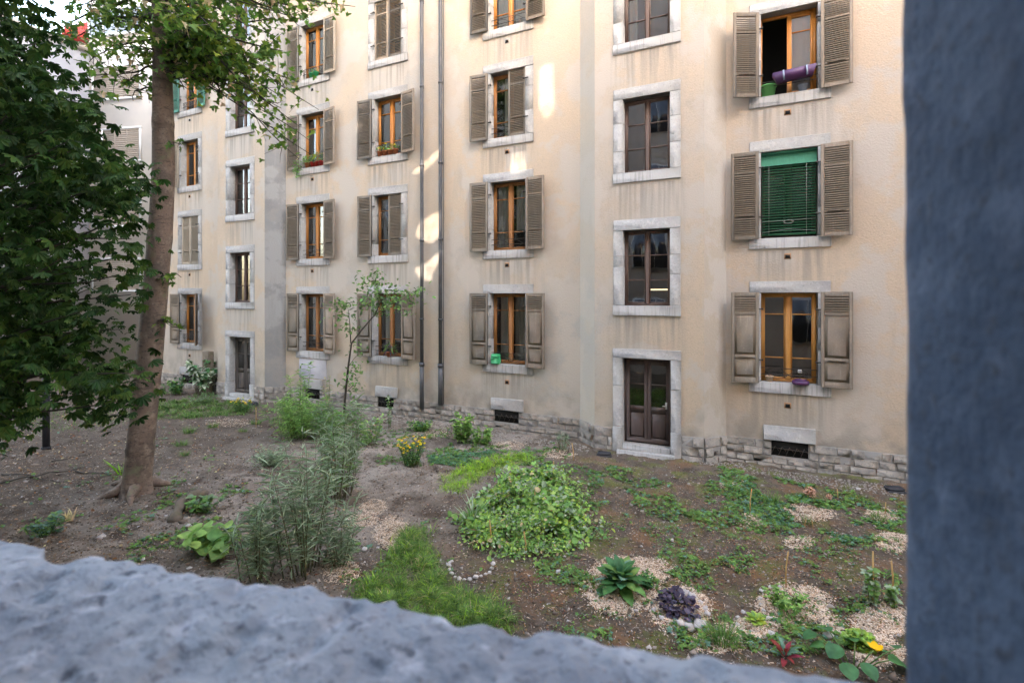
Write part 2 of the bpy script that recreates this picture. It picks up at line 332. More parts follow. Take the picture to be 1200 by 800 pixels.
# ---------------------------------------------------------------- leaf templates
def half_leaf(outline, fold=.15, curl=0):
    """outline: right half from base to tip [(x,y)...]; two folded halves"""
    o = np.array(outline, float); n = len(o)
    R_ = np.column_stack([o[:, 0], o[:, 1], fold*o[:, 0]-curl*o[:, 1]**2]); L_ = R_.copy(); L_[:, 0] *= -1
    v = np.concatenate([R_, L_[1:-1]]); 
    lf = [0]+[n+i for i in range(n-2)]+[n-1]
    return v, [list(range(n)), lf[::-1]]
def merge(ts):
    V = []; Fc = []; k = 0
    for v, f in ts:
        V.append(v); Fc += [[i+k for i in q] for q in f]; k += len(v)
    return np.concatenate(V), Fc
MAPLE = half_leaf([(0, 0), (.17, .06), (.46, .02), (.34, .20), (.62, .42), (.38, .42), (.30, .52), (.16, .52), (.2, .78), (0, 1.05)], .25, .12)
OVATE = half_leaf([(0, 0), (.22, .2), (.30, .45), (.2, .78), (0, 1)], .3, .18)
ROUND = half_leaf([(0, 0), (.35, .1), (.5, .45), (.36, .82), (0, 1)], .25, .2)
LANCE = half_leaf([(0, 0), (.07, .25), (.085, .5), (.05, .8), (0, 1)], .3, .25)
OBOV = half_leaf([(0, 0), (.06, .2), (.17, .6), (.15, .85), (0, 1)], .2, .2)
def rot2(t, a, droop=0):
    v, f = t; c, s = math.cos(a), math.sin(a); v = v.copy(); x = v[:, 0]*c-v[:, 1]*s; y = v[:, 0]*s+v[:, 1]*c
    v[:, 0] = x; v[:, 1] = y; v[:, 2] -= droop*np.hypot(x, y)**2; return v, f
def scl(t, k): return t[0]*k, t[1]
NARROW = half_leaf([(0, 0), (.035, .25), (.045, .5), (.03, .8), (0, 1)], .3, .2)
PALM = merge([rot2(scl(OBOV, 1-.18*abs(i)/1.5), i*.52, .25) for i in range(-3, 4)])
STAR = merge([rot2(OVATE, i*2*math.pi/5) for i in range(5)])
DAISY = merge([rot2(scl(ROUND, .9), i*2*math.pi/6) for i in range(6)])
def blade(bend=.5, w=.03, seg=3):
    t = np.linspace(0, 1, seg+1); v = []
    for a in t:
        y = math.sin(a*bend*1.5)/(bend*1.5); z = (math.cos(a*bend*1.5)-1)/(bend*1.5)
        ww = w*(1-a**1.6)+.002
        v += [(-ww, y, z), (ww, y, z)]
    return np.array(v), [[2*i, 2*i+1, 2*i+3, 2*i+2] for i in range(seg)]
BLADE = blade(); BLADE_BEND = blade(1.0, .035, 4)
def bigleaf(wd=.22, curl=.5, seg=6, fold=.2, wav=.02):
    t = np.linspace(0, 1, seg+1); v = []; f = []
    for i, a in enumerate(t):
        ww = wd*math.sin(math.pi*min(1, a*.93+.04))**.75*(1.0 if a < 1 else .05); z = -curl*a*a; y = a
        wv = wav*math.sin(i*2.4)
        v += [(-ww, y, z+fold*ww+wv), (-ww*.5, y, z+fold*ww*.45), (0, y, z), (ww*.5, y, z+fold*ww*.45), (ww, y, z+fold*ww-wv)]
    for i in range(seg):
        for j in range(4): f.append([i*5+j, i*5+j+1, i*5+j+6, i*5+j+5])
    return np.array(v), f
BIG = bigleaf()
def rock(sub=1):
    # rounded stone: subdivided octahedron, jittered
    v = [np.array(p, float) for p in ((1, 0, 0), (-1, 0, 0), (0, 1, 0), (0, -1, 0), (0, 0, 1), (0, 0, -1))]
    f = [(0, 2, 4), (2, 1, 4), (1, 3, 4), (3, 0, 4), (2, 0, 5), (1, 2, 5), (3, 1, 5), (0, 3, 5)]
    for _ in range(sub):
        nf = []; cache = {}
        def mid(a, b):
            k = (min(a, b), max(a, b))
            if k not in cache:
                p = v[a]+v[b]; v.append(p/np.linalg.norm(p)); cache[k] = len(v)-1
            return cache[k]
        for a, b, c in f:
            ab, bc, ca = mid(a, b), mid(b, c), mid(c, a); nf += [(a, ab, ca), (ab, b, bc), (ca, bc, c), (ab, bc, ca)]
        f = nf
    v = np.array(v)*(1+rng.uniform(-.16, .16, (len(v), 1)))
    return v, [list(q) for q in f]
ROCK0 = rock(0); ROCK1 = rock(1); ROCK2 = rock(2)
CHIP = (np.array([(-.5, -.14, 0), (.5, -.2, .02), (.42, .18, .0), (-.44, .12, .03), (-.5, -.14, .08), (.5, -.2, .1), (.42, .18, .08), (-.44, .12, .11)]),
        [[4, 5, 6, 7], [0, 1, 5, 4], [1, 2, 6, 5], [2, 3, 7, 6], [3, 0, 4, 7]])
def rr(a, b, n=None): return rng.uniform(a, b, n)
# ================================================================ ground
def axis(a, b, step, far):
    mid = np.arange(a, b+1e-6, step); ext = np.array([.3, .8, 1.6, 3, 6, 12, 25, 60, 140, far])
    return np.concatenate([(a-ext)[::-1], mid, b+ext])
gx = axis(-24, 5, .075, 300); gy = axis(2.2, 12.4, .06, 300)
X, Y = np.meshgrid(gx, gy, indexing='ij'); Z = hgt(X, Y); nx, ny = X.shape
mb = MB(); mb.v.append(np.stack([X, Y, Z], -1).reshape(-1, 3)); I = np.arange(nx*ny).reshape(nx, ny)
q = np.stack([I[:-1, :-1], I[1:, :-1], I[1:, 1:], I[:-1, 1:]], -1).reshape(-1, 4)
mb.l.append(q.ravel()); mb.t.append(np.full(len(q), 4)); mb.m.append(np.zeros(len(q), int)); mb.n = nx*ny
mb.build('ground', M['soil'], smooth=True, kind='structure')
# ================================================================ apartment building (across the garden)
FY = 11.86; TY = 11.41; BT = 17.2
bld = empty('apartment_building', (-6, FY, 0), label='long beige plastered apartment building with stone framed windows and rough stone base', cat='building')
bld_inv = np.array([6, -FY, 0.])
def part(mb, name, mats, parent=bld, smooth=False, **k):
    """mesh in world coords -> local to its parent's world location"""
    loc = np.zeros(3); p = parent
    while p is not None: loc += np.array(p.location); p = p.parent
    mb.v = [np.concatenate(mb.v)-loc]; return mb.build(name, mats, parent, smooth=smooth, **k)
ROWS = [(1.52, 3.92), (4.62, 6.96), (7.68, 9.95), (10.66, 12.95), (13.7, 15.9)]
TROWS = [(3.15, 5.38), (6.24, 8.44), (9.27, 11.4), (12.4, 14.5)]
COLS = {'Q': -19.53, 'O': -12.94, 'N': -9.795, 'M': -5.715, 'R': .915, 'U': 5.6, 'V': 9.4}
OW = 1.05
def rect(cx, z0, z1): return (cx-OW/2-.04, cx+OW/2+.04, z0+.10, z1-.12)
PTS = [(-21.35, 24), (-21.35, FY), (-17.67, FY), (-17.18, TY), (-14.70, TY), (-14.21, FY), (-3.68, FY), (-3.18, TY), (-.73, TY), (-.30, FY), (30, FY), (30, 24)]
wall = MB()
vent_spec = {'R': (.43, 1.41, .59, 1.27), 'M': (-6.21, -5.24, -6.1, -5.38), 'N': (-10.24, -9.42, -10.14, -9.55), 'O': (-13.35, -12.5, -13.25, -12.6), 'Q': (-20.1, -19.2, -19.95, -19.35)}
for (xa, ya), (xb, yb) in zip(PTS[:-1], PTS[1:]):
    holes = []
    if ya == yb == FY:
        for k, c in COLS.items():
            if xa < c < xb: holes += [rect(c, *r) for r in ROWS]
    if ya == yb == TY:
        c = (xa+xb)/2+.01; cc = -1.975 if c > -5 else -15.955
        holes += [rect(cc, *r) for r in TROWS]; holes.append((cc-.56, cc+.56, 0, 2.2))
    ln = math.hypot(xb-xa, yb-ya); zb = .56
    ts = sorted({0, ln} | {h[0]-xa for h in holes} | {h[1]-xa for h in holes}); zs = sorted({-.1, zb, BT} | {h[2] for h in holes} | {h[3] for h in holes})
    for t0, t1 in zip(ts[:-1], ts[1:]):
        for z0, z1 in zip(zs[:-1], zs[1:]):
            tm, zm = (t0+t1)/2+xa, (z0+z1)/2
            if zm < zb and ya in (FY, TY) and not holes: pass
            if any(h[0] < tm < h[1] and h[2] < zm < h[3] for h in holes): continue
            P = [(xa+(xb-xa)*t/ln, ya+(yb-ya)*t/ln, z) for t, z in ((t0, z0), (t1, z0), (t1, z1), (t0, z1))]
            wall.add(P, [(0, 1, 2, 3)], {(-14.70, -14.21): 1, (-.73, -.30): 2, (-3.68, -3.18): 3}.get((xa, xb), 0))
part(wall, 'wall', [M['plaster'], M['plaster_grey_left'], M['plaster_grey_right'], M['plaster_chamfer_pale']])
rf = MB(); rf.add([(-21.9, 11.2, BT+.02), (30.6, 11.2, BT+.02), (30.6, 24.5, BT+.02), (-21.9, 24.5, BT+.02), (-20, 15, BT+2.5), (29, 15, BT+2.5), (29, 21, BT+2.5), (-20, 21, BT+2.5),
        (-21.9, 11.2, BT-.15), (30.6, 11.2, BT-.15), (30.6, 24.5, BT-.15), (-21.9, 24.5, BT-.15)],
       [(0, 1, 5, 4), (1, 2, 6, 5), (2, 3, 7, 6), (3, 0, 4, 7), (4, 5, 6, 7), (0, 8, 9, 1), (1, 9, 10, 2), (2, 10, 11, 3), (3, 11, 8, 0), (8, 11, 10, 9)])
part(rf, 'roof', M['roof_red'])
# plinth of rough blocks
pl = MB()
def plinth_run(xa, ya, xb, yb, skip=()):
    ln = math.hypot(xb-xa, yb-ya); ux, uy = (xb-xa)/ln, (yb-ya)/ln; nx_, ny_ = uy, -ux
    zc = [-.12, .02, .17, .33, .50] if ln > 3 else [-.12, .08, .28, .50]
    for i, (z0, z1) in enumerate(zip(zc[:-1], zc[1:])):
        t = -rr(0, .15)
        while t < ln:
            wd = rr(.16, .50); a, b = max(t, 0), min(t+wd, ln); t += wd
            if b-a < .05: continue
            segs = [(a, b)]
            for s0, s1, sz0, sz1 in skip:
                if z1 > sz0+.01 and z0 < sz1-.01:
                    ns = []
                    for p0, p1 in segs:
                        if p1 <= s0-xa or p0 >= s1-xa: ns.append((p0, p1))
                        else:
                            if p0 < s0-xa: ns.append((p0, s0-xa))
                            if p1 > s1-xa: ns.append((s1-xa, p1))
                    segs = ns
            for p0, p1 in segs:
                if p1-p0 < .04: continue
                pr = .040+rr(-.009, .010); tt = MB(); tt.box(p0+.006, p1-.006, -pr, .02, z0+.006, z1-.006, 0, .012, .008)
                v = tt.v[0]; V = np.column_stack([xa+ux*v[:, 0]-nx_*v[:, 1]*-1*-1, ya+uy*v[:, 0]-ny_*v[:, 1]*-1*-1, v[:, 2]])
                V = np.column_stack([xa+ux*v[:, 0]+nx_*(-v[:, 1]), ya+uy*v[:, 0]+ny_*(-v[:, 1]), v[:, 2]])
                pl.v.append(V); [pl.l.append(x+pl.n) for x in tt.l]; pl.t += tt.t; pl.m += tt.m; pl.n += len(V)
vsk = [(a[2], a[3], .19, .51) for a in vent_spec.values()]
for (xa, ya), (xb, yb) in zip(PTS[1:-2], PTS[2:-1]):
    sk = list(vsk) if ya == yb == FY else []
    if ya == yb == TY:
        cc = -1.975 if xa > -5 else -15.955; sk = [(cc-.77, cc+.77, -.1, .6)]
    pl = MB(); plinth_run(xa, ya, xb, yb, sk); part(pl, 'plinth', M['plinth_stone'])
for (xa, ya), (xb, yb) in zip(PTS[1:-2], PTS[2:-1]):
    mo = MB()
    ln = math.hypot(xb-xa, yb-ya); nx_, ny_ = (yb-ya)/ln, -(xb-xa)/ln; sk = []
    if ya == yb == FY: sk = sorted(v for v in vsk if xa < v[0] < xb)
    if ya == yb == TY: cc = -1.975 if xa > -5 else -15.955; sk = [(cc-.77, cc+.77, -.1, .6)]
    o_ = .028
    def strip(s0, s1, z0, z1):
        P = [(xa+(xb-xa)*t+nx_*o_, ya+(yb-ya)*t+ny_*o_, z) for t, z in ((s0, z0), (s1, z0), (s1, z1), (s0, z1))]
        Q = [(xa+(xb-xa)*t, ya+(yb-ya)*t, z) for t, z in ((s0, z1), (s1, z1))]
        mo.add(P+Q, [(0, 1, 2, 3), (3, 2, 5, 4)])
    t = xa
    if ya != yb: strip(0, 1, -.12, .497)
    else:
        for a in sk:
            strip((t-xa)/ln, (a[0]-xa)/ln, -.12, .497); 
            if a[2] > 0: strip((a[0]-xa)/ln, (a[1]-xa)/ln, -.12, a[2])
            t = a[1]
        strip((t-xa)/ln, 1, -.12, .497)
    part(mo, 'plinth_mortar', M['mortar'])
# --- shutters: local frame, hinge at x=0, leaf extends to +x, z from 0 to h, thickness in y
SH_W, SH_H = .55, 1.94
def shutter_mesh(kind, m):
    b = MB(); w_, h_ = SH_W, SH_H; st = .065; T = .034
    b.box(0, st, -T/2, T/2, 0, h_, 0, .004); b.box(w_-st, w_, -T/2, T/2, 0, h_, 0, .004)
    if kind == 'louver': rails = [(0, .11), (.50, .56), (1.46, 1.53), (h_-.09, h_)]; lou = [(0, 1), (1, 2), (2, 3)]; pan = []
    else: rails = [(0, .12), (.52, .60), (1.46, 1.55), (h_-.09, h_)]; lou = [(2, 3)]; pan = [(0, 1), (1, 2)]
    for z0, z1 in rails: b.box(st+.001, w_-st-.001, -T/2+.002, T/2-.002, z0, z1, 0, .003)
    for i, j in lou:
        z0, z1 = rails[i][1], rails[j][0]; n = int((z1-z0)/.045)
        for k in range(n):
            zz = z0+(k+.5)*(z1-z0)/n; tl = rr(-.003, .003)
            b.add([(st, -T/2-.006, zz-.031+tl), (w_-st, -T/2-.006, zz-.031+tl), (w_-st, T/2, zz+.016), (st, T/2, zz+.016), (st, -T/2-.006, zz-.022+tl), (w_-st, -T/2-.006, zz-.022+tl), (w_-st, T/2, zz+.025), (st, T/2, zz+.025)],
                  [(0, 3, 2, 1), (4, 5, 6, 7), (0, 1, 5, 4), (2, 3, 7, 6)])
    for i, j in pan:
        z0, z1 = rails[i][1], rails[j][0]; b.box(st, w_-st, -.006, .008, z0, z1)
        b.box(st+.05, w_-st-.05, -.012, .008, z0+.05, z1-.05, 0, .005)
    b.box(st+.06, w_-st-.06, -T/2-.014, -T/2, rails[1][0]+.02, rails[1][0]+.04)   # little latch ledge
    o = b.build('shutter', m); me = o.data; bpy.data.objects.remove(o); return me
SHM = {('louver', 'shutter'): None, ('panel', 'shutter'): None, ('louver', 'shutter_pale'): None, ('panel', 'shutter_pale'): None, ('louver', 'shutter_green'): None}
for k in SHM: SHM[k] = shutter_mesh(k[0], M[k[1]])
hg = MB(); hg.box(-.075, .05, -.012, .012, -.013, .013); hg.box(-.09, -.065, -.03, .03, -.02, .02)
_h = hg.build('hinge', M['iron']); HINGE = _h.data; bpy.data.objects.remove(_h)
def link(me, name, parent, loc, rz=0, sx=1):
    o = bpy.data.objects.new(name, me); COL.objects.link(o); o.parent = parent; o.location = loc; o.rotation_euler = (0, 0, rz); o.scale = (sx, 1, 1); return o
# --- window surround (local frame: x centre 0, y=0 wall face, z absolute from z0)
def surround_mesh(oh, ow, door=False, legs=.5):
    b = MB(); Wd = ow/2+.24; H = oh
    lt = .25; sh = .23
    if not door:
        b.box(-Wd, -.003+Wd, -.035, .30, 0, sh, 1, .008, .003)                        # sill
        b.box(-Wd+.01, Wd-.01, -.022, .30, sh+oh+.004, sh+oh+lt, 0, .008, .003)       # lintel
        cuts = [sh+.004, sh+rr(.5, .8), sh+rr(1.1, 1.4), sh+oh]
        for sgn in (-1, 1):
            x0, x1 = sorted((sgn*ow/2, sgn*(Wd-.01)))
            cs = list(cuts); cs[1] += rr(-.15, .15)
            for i in range(3):
                if rng.random() < .4 and i == 1: continue
                z1 = cs[i+1] if not (i == 0 and False) else cs[i+1]
                b.box(x0, x1, -.022+rr(-.002, .002), .30, cs[i]+.002, (cs[i+1] if i == 2 or True else 0)-.002, 0, .006, .002)
            # filler core so that skipped blocks read as one long stone
            b.box(x0+.004, x1-.004, -.017, .295, sh+.006, sh+oh-.002, 0)
    else:
        b.box(-Wd+.01, Wd-.01, -.022, .34, oh+.16, oh+.16+.22, 0, .008, .003)
        for sgn in (-1, 1):
            x0, x1 = sorted((sgn*ow/2, sgn*(Wd-.01)))
            b.box(x0, x1, -.05, .34, -.1, .55, 0, .012, .006)
            b.box(x0+.003, x1-.003, -.022, .34, .554, 1.5, 0, .006, .002); b.box(x0+.003, x1-.003, -.022, .34, 1.504, oh+.156, 0, .006, .002)
        b.box(-ow/2+.002, ow/2-.002, -.03, .34, -.1, .16, 1, .008)
        b.box(-ow/2-.1, ow/2+.1, -.22, -.053, -.1, .06, 1, .012)
    return b
def casement(ow, oh, bars, fr=.055, sash=.05, meet=.10, off=0):
    """frame bars in local coords, bottom z=0, x centre 0, at y = .20 ; returns bars, panes"""
    b = MB(); g = MB(); y0, y1 = .19, .25; e = .002
    b.box(-ow/2+e, -ow/2+fr, y0, y1, e, oh-e); b.box(ow/2-fr, ow/2-e, y0, y1, e, oh-e)
    b.box(-ow/2+fr, ow/2-fr, y0, y1, oh-fr, oh-e); b.box(-ow/2+fr, ow/2-fr, y0, y1, e, fr)
    b.box(-meet/2, meet/2, y0-.012, y1, fr+e, oh-fr-e, 0, .004)
    for sgn in (-1, 1):
        xa, xb = sorted((sgn*meet/2, sgn*(ow/2-fr)))
        b.box(xa, xa+.03, y0+.012, y1-.012, fr, oh-fr); b.box(xb-.03, xb, y0+.012, y1-.012, fr, oh-fr)
        b.box(xa+.03, xb-.03, y0+.012, y1-.012, fr, fr+.04); b.box(xa+.03, xb-.03, y0+.012, y1-.012, oh-fr-.04, oh-fr)
        for t in bars: b.box(xa+.031, xb-.031, y0+.010, y1-.02, t*oh-.012, t*oh+.012)
        tl = rr(-.010, .010)
        g.add([(xa+.02, .222-tl, fr+.02), (xb-.02, .222+tl, fr+.02), (xb-.02, .222+tl, oh-fr-.02), (xa+.02, .222-tl, oh-fr-.02)], [(0, 1, 2, 3)])
    return b, g
def room_mesh(ow, oh, dp=1.3):
    b = MB(); x0, x1, z0, z1, y0, y1 = -ow/2-.25, ow/2+.25, -.25, oh+.2, .305, dp
    v = [(x, y, z) for x in (x0, x1) for y in (y0, y1) for z in (z0, z1)]
    b.add(v, [(0, 2, 3, 1), (4, 5, 7, 6), (2, 6, 7, 3), (0, 4, 6, 2), (1, 3, 7, 5)]); return b
CURT = {}
def curtain_mb(x0, x1, z0, z1, y=.36, amp=.018, fr=60):
    b = MB(); n = max(8, int((x1-x0)*60)); xs = np.linspace(x0, x1, n); ys = y+amp*np.sin(xs*fr)+amp*.6*np.sin(xs*fr*.43+1)
    v = [(x, yy, z) for x, yy in zip(xs, ys) for z in (z0, z1)]
    b.add(v, [(2*i, 2*i+2, 2*i+3, 2*i+1) for i in range(n-1)]); return b
def railing_mb(ow, style=0):
    b = MB()
    for z in ((.30, .16) if style == 0 else (.36, .20, .05)): b.tube([(-ow/2, .06, z), (ow/2, .06, z)], .009, 6)
    if style >= 1:
        n = 7 if style == 1 else 9
        for i in range(n): x = -ow/2+ow*(i+.5)/n; b.tube([(x, .06, .05), (x, .06, .36)], .006, 5)
        for i in range(n):
            c = -ow/2+ow*(i+.5)/n; a = np.linspace(0, 2*math.pi, 11); b.tube(np.column_stack([c+.045*np.cos(a), np.full(11, .052), .28+.045*np.sin(a)]), .005, 4, cap=False)
    else:
        a = np.linspace(0, 1, 9)
        for s_ in (-1, 1): b.tube(np.column_stack([s_*(.5-a)*ow*.8, np.full(9, .052), .17+.1*np.sin(a*6.28)]), .006, 4)
    return b
def window(c, z0, z1, y=FY, frame='wood_orange', bars=(.27, .76), shut=('louver', 'shutter', 0, 0), rail=0, cur=None, stair=False, drop=None, bottom=0):
    """shut = (kind, material, left state, right state); state: 0 open flat, number = angle towards the window in deg, 'c' closed, None none"""
    oh = (z1-z0)-.48; ob = z0+.23
    sm = surround_mesh(oh, OW); sm.m = [np.asarray(a) for a in sm.m]
    wo = sm.build('window', [M['limestone'], M['sill_stone']], bld); wo.location = (c+6, y-FY, z0)
    fb, gp = casement(OW, oh, bars, fr=.045 if stair else .055, meet=.07 if stair else .10)
    if frame == 'wood_orange': frame = ['wood_orange', 'wood_orange', 'wood_pale', 'wood_old'][rng.integers(0, 4)]
    f = fb.build('window_frame', M[frame], wo); f.location = (0, 0, .23)
    g = gp.build('pane', M['glass'], wo); g.location = (0, 0, .23)
    r = room_mesh(OW, oh).build('interior', M['room'], wo); r.location = (0, 0, .23)
    if rail is not None:
        r = railing_mb(OW, rail).build('railing', M['iron'], wo); r.location = (0, 0, .23)
    if shut:
        for sgn, st in ((-1, shut[2]), (1, shut[3])):
            if st is None: continue
            me = SHM[(shut[0], shut[1])]
            if st == 'c' or (isinstance(st, tuple)):
                a = st[1] if isinstance(st, tuple) else 0
                s_ = link(me, 'shutter', wo, (sgn*(OW/2-.003), .03, .235), math.radians(-sgn*a), -sgn*.94)
            else: s_ = link(me, 'shutter', wo, (sgn*(OW/2+.045), -.075, .235-.03+rr(-.01, .01)), math.radians(-sgn*(st+1.0+rr(0, 3.5))), sgn)
            s_.scale.z = (oh+.04)/SH_H
            for hz in (.25, .82): h = link(HINGE, 'hinge', wo, (sgn*(OW/2+.05), -.06, .23+oh*hz), 0, sgn)
    if cur:
        cb = MB()
        for a, b_, za, zb in cur:
            t = curtain_mb(a*OW/2, b_*OW/2, oh*za, oh*zb); cb.v.append(t.v[0]); [cb.l.append(x+cb.n) for x in t.l]; cb.t += t.t; cb.m += t.m; cb.n += len(t.v[0])
        k = cb.build('curtain', M['curtain'], wo); k.location = (0, 0, .23)
    return wo, ob, oh
WIN = {}
L_, P_ = 'louver', 'panel'
full = [(-.85, -.15, .02, .97), (.15, .85, .02, .97)]
side = [(-.9, -.55, 0, .97), (.5, .9, 0, .97)]
spec = {
 'R': [dict(shut=(P_, 'shutter', 8, 2), rail=0), dict(shut=(L_, 'shutter', 0, 2), frame='wood_brown', rail=None), dict(shut=(L_, 'shutter', 22, 3), rail=None), dict(shut=(L_, 'shutter', 2, 2))],
 'M': [dict(shut=(P_, 'shutter', 0, 3), cur=[(-.75, -.08, .02, .97), (.12, .85, .02, .97)], rail=0), dict(shut=(L_, 'shutter', 0, 4), cur=[(-.85, -.3, .02, .97), (.2, .8, .3, .97)]), dict(shut=(L_, 'shutter', 1, 'c'), cur=[(-.5, -.1, .02, .97)]), dict(shut=(L_, 'shutter', 0, 2), cur=full, rail=0)],
 'N': [dict(shut=(P_, 'shutter', 0, 2), cur=[(-.7, -.1, .1, .97)], rail=0), dict(shut=(L_, 'shutter', 1, 'c'), rail=None), dict(shut=(L_, 'shutter', 0, 6), rail=1), dict(shut=(L_, 'shutter', 'c', 'c'), rail=None)],
 'O': [dict(shut=(P_, 'shutter', 0, 3), rail=0), dict(shut=(L_, 'shutter', 0, 5), rail=0, cur=[(.1, .35, .1, .95)]), dict(shut=(L_, 'shutter', 0, 4), rail=2), dict(shut=(L_, 'shutter_pale', 0, 3), rail=2)],
 'Q': [dict(shut=(P_, 'shutter', 0, 35), rail=2), dict(shut=(L_, 'shutter_pale', 'c', 'c'), rail=None), dict(shut=(L_, 'shutter_pale', 40, ('c', 20)), rail=None), dict(shut=(L_, 'shutter_green', 0, 4), rail=2)],
 'U': [dict()]*4, 'V': [dict()]*4}
for k, lst in spec.items():
    for i, (z0, z1) in enumerate(ROWS): WIN[k, i] = window(COLS[k], z0, z1, **(lst[i] if i < 4 else {}))
for cc, k in ((-1.975, 'T'), (-15.955, 'P')):
    for i, (z0, z1) in enumerate(TROWS):
        WIN[k, i] = window(cc, z0, z1, TY, 'wood_brown', (.34, .67), None, None, [(-.85, -.5, 0, .97)] if (k == 'T' and i == 2) else None, True)
# green venetian blind in the window of column R, second row; open sash in the third
wo, ob, oh = WIN['R', 1]
b = MB(); b.add([(-OW/2+.005, .04, oh-.30), (OW/2-.005, .04, oh-.30), (OW/2-.005, .10, oh-.02), (-OW/2+.005, .10, oh-.02)], [(0, 1, 2, 3)])
b.box(-OW/2+.004, OW/2-.004, .03, .12, oh-.05, oh-.004)
v = b.build('blind_valance', M['blind_green_light'], wo); v.location = (0, 0, .23)
b = MB(); n = 26
for i in range(n):
    z = .10+(oh-.42)*i/(n-1); b.add([(-OW/2+.02, .055, z-.018), (OW/2-.02, .055, z-.018), (OW/2-.02, .10, z+.018), (-OW/2+.02, .10, z+.018), (-OW/2+.02, .057, z-.021), (OW/2-.02, .057, z-.021), (OW/2-.02, .102, z+.015), (-OW/2+.02, .102, z+.015)], [(0, 1, 2, 3), (4, 7, 6, 5), (0, 4, 5, 1), (3, 2, 6, 7)])
b.box(-OW/2+.02, OW/2-.02, .06, .085, .055, .08)
v = b.build('blind_slats', M['blind_green'], wo); v.location = (0, 0, .23)
b = MB()
for x in (-.37, .33): b.tube([(x, .05, .06), (x, .05, oh-.28)], .004, 4)
a = np.linspace(0, 2*math.pi, 17); b.tube(np.column_stack([.0+.09*np.cos(a)**1, np.full(17, .045), .34+.035*np.sin(a)]), .006, 5, cap=False); b.tube([(-OW/2+.02, .048, .36), (OW/2-.02, .048, .38)], .005, 5); b.tube([(-OW/2+.02, .048, .13), (0, .048, .18), (OW/2-.02, .048, .13)], .004, 5)
v = b.build('blind_cord', M['limestone'], wo); v.location = (0, 0, .23)
# third row of column R: left sash swung open, right sash shows a white curtain
wo, ob, oh = WIN['R', 2]
for ch in list(wo.children):
    if ch.name.split('.')[0] in ('window_frame', 'pane'): bpy.data.objects.remove(ch)
b = MB(); b.box(-OW/2+.002, -OW/2+.03, .19, .25, .002, oh-.002); b.box(OW/2-.06, OW/2-.002, .19, .25, .002, oh-.002); b.box(-OW/2+.03, OW/2-.06, .19, .25, oh-.06, oh-.002)
x0, x1 = -.02, OW/2-.06
b.box(x0, x0+.09, .185, .235, .03, oh-.062, 0, .004); b.box(x1-.05, x1, .185, .235, .03, oh-.062); b.box(x0+.09, x1-.05, .19, .23, .03, .10); b.box(x0+.09, x1-.05, .19, .23, oh-.12, oh-.062)
for t in (.27, .76): b.box(x0+.09, x1-.05, .20, .225, oh*t-.012, oh*t+.012)
v = b.build('window_frame', M['wood_orange'], wo); v.location = (0, 0, .23)
g = MB(); g.add([(x0+.08, .212, .09), (x1-.04, .206, .09), (x1-.04, .206, oh-.1), (x0+.08, .212, oh-.1)], [(0, 1, 2, 3)]); v = g.build('pane', M['glass'], wo); v.location = (0, 0, .23)
v = curtain_mb(x0+.08, x1-.03, .08, oh-.1, .27, .006, 40).build('curtain', M['white_paint'], wo); v.location = (0, 0, .23)
le = bpy.data.materials.new('lamp_light'); le.use_nodes = True; e_ = le.node_tree.nodes['Principled BSDF']; e_.inputs['Emission Color'].default_value = (1, .86, .6, 1); e_.inputs['Emission Strength'].default_value = .09
b = MB(); b.box(-.02, .44, .62, .68, .36, .395); v = b.build('tube_lamp', le, WIN['T', 0][0]); v.location = (0, 0, .23)
# little utility holes below the sills, basement vents, doors, pipes
b = MB()
for k in ('R', 'M', 'O', 'Q', 'N'):
    for z in (1.28, 4.45, 7.51, 10.5):
        if k == 'N': continue
        c = COLS[k]-.02
        b = MB(); b.box(c-.065, c+.065, FY-.006, FY+.01, z-.06, z+.06, 0); b.box(c-.045, c+.045, FY-.009, FY-.005, z-.045, z+.03, 1)
        part(b, 'utility_vent', [M['chip3'] if z < 9 else M['limestone'], M['dark']])
for k, (a0, a1, o0, o1) in vent_spec.items():
    b = MB(); b.box(a0, a1, FY-.065, FY+.02, .515, .83, 0, .012, .004)
    v = part(b, 'vent_lintel', M['limestone'])
    b = MB(); b.box(o0, o1, FY-.02, FY-.004, .2, .512, 0); v = part(b, 'basement_vent', M['dark'])
    g = MB()
    n = 5
    for i in range(n): x = o0+(o1-o0)*(i+.5)/n; g.tube([(x-.07, FY-.035, .22), (x, FY-.04, .40), (x+.07, FY-.035, .30)], .007, 4)
    g.tube([(o0, FY-.035, .36), (o1, FY-.035, .34)], .008, 5); part(g, 'vent_grille', M['iron'])
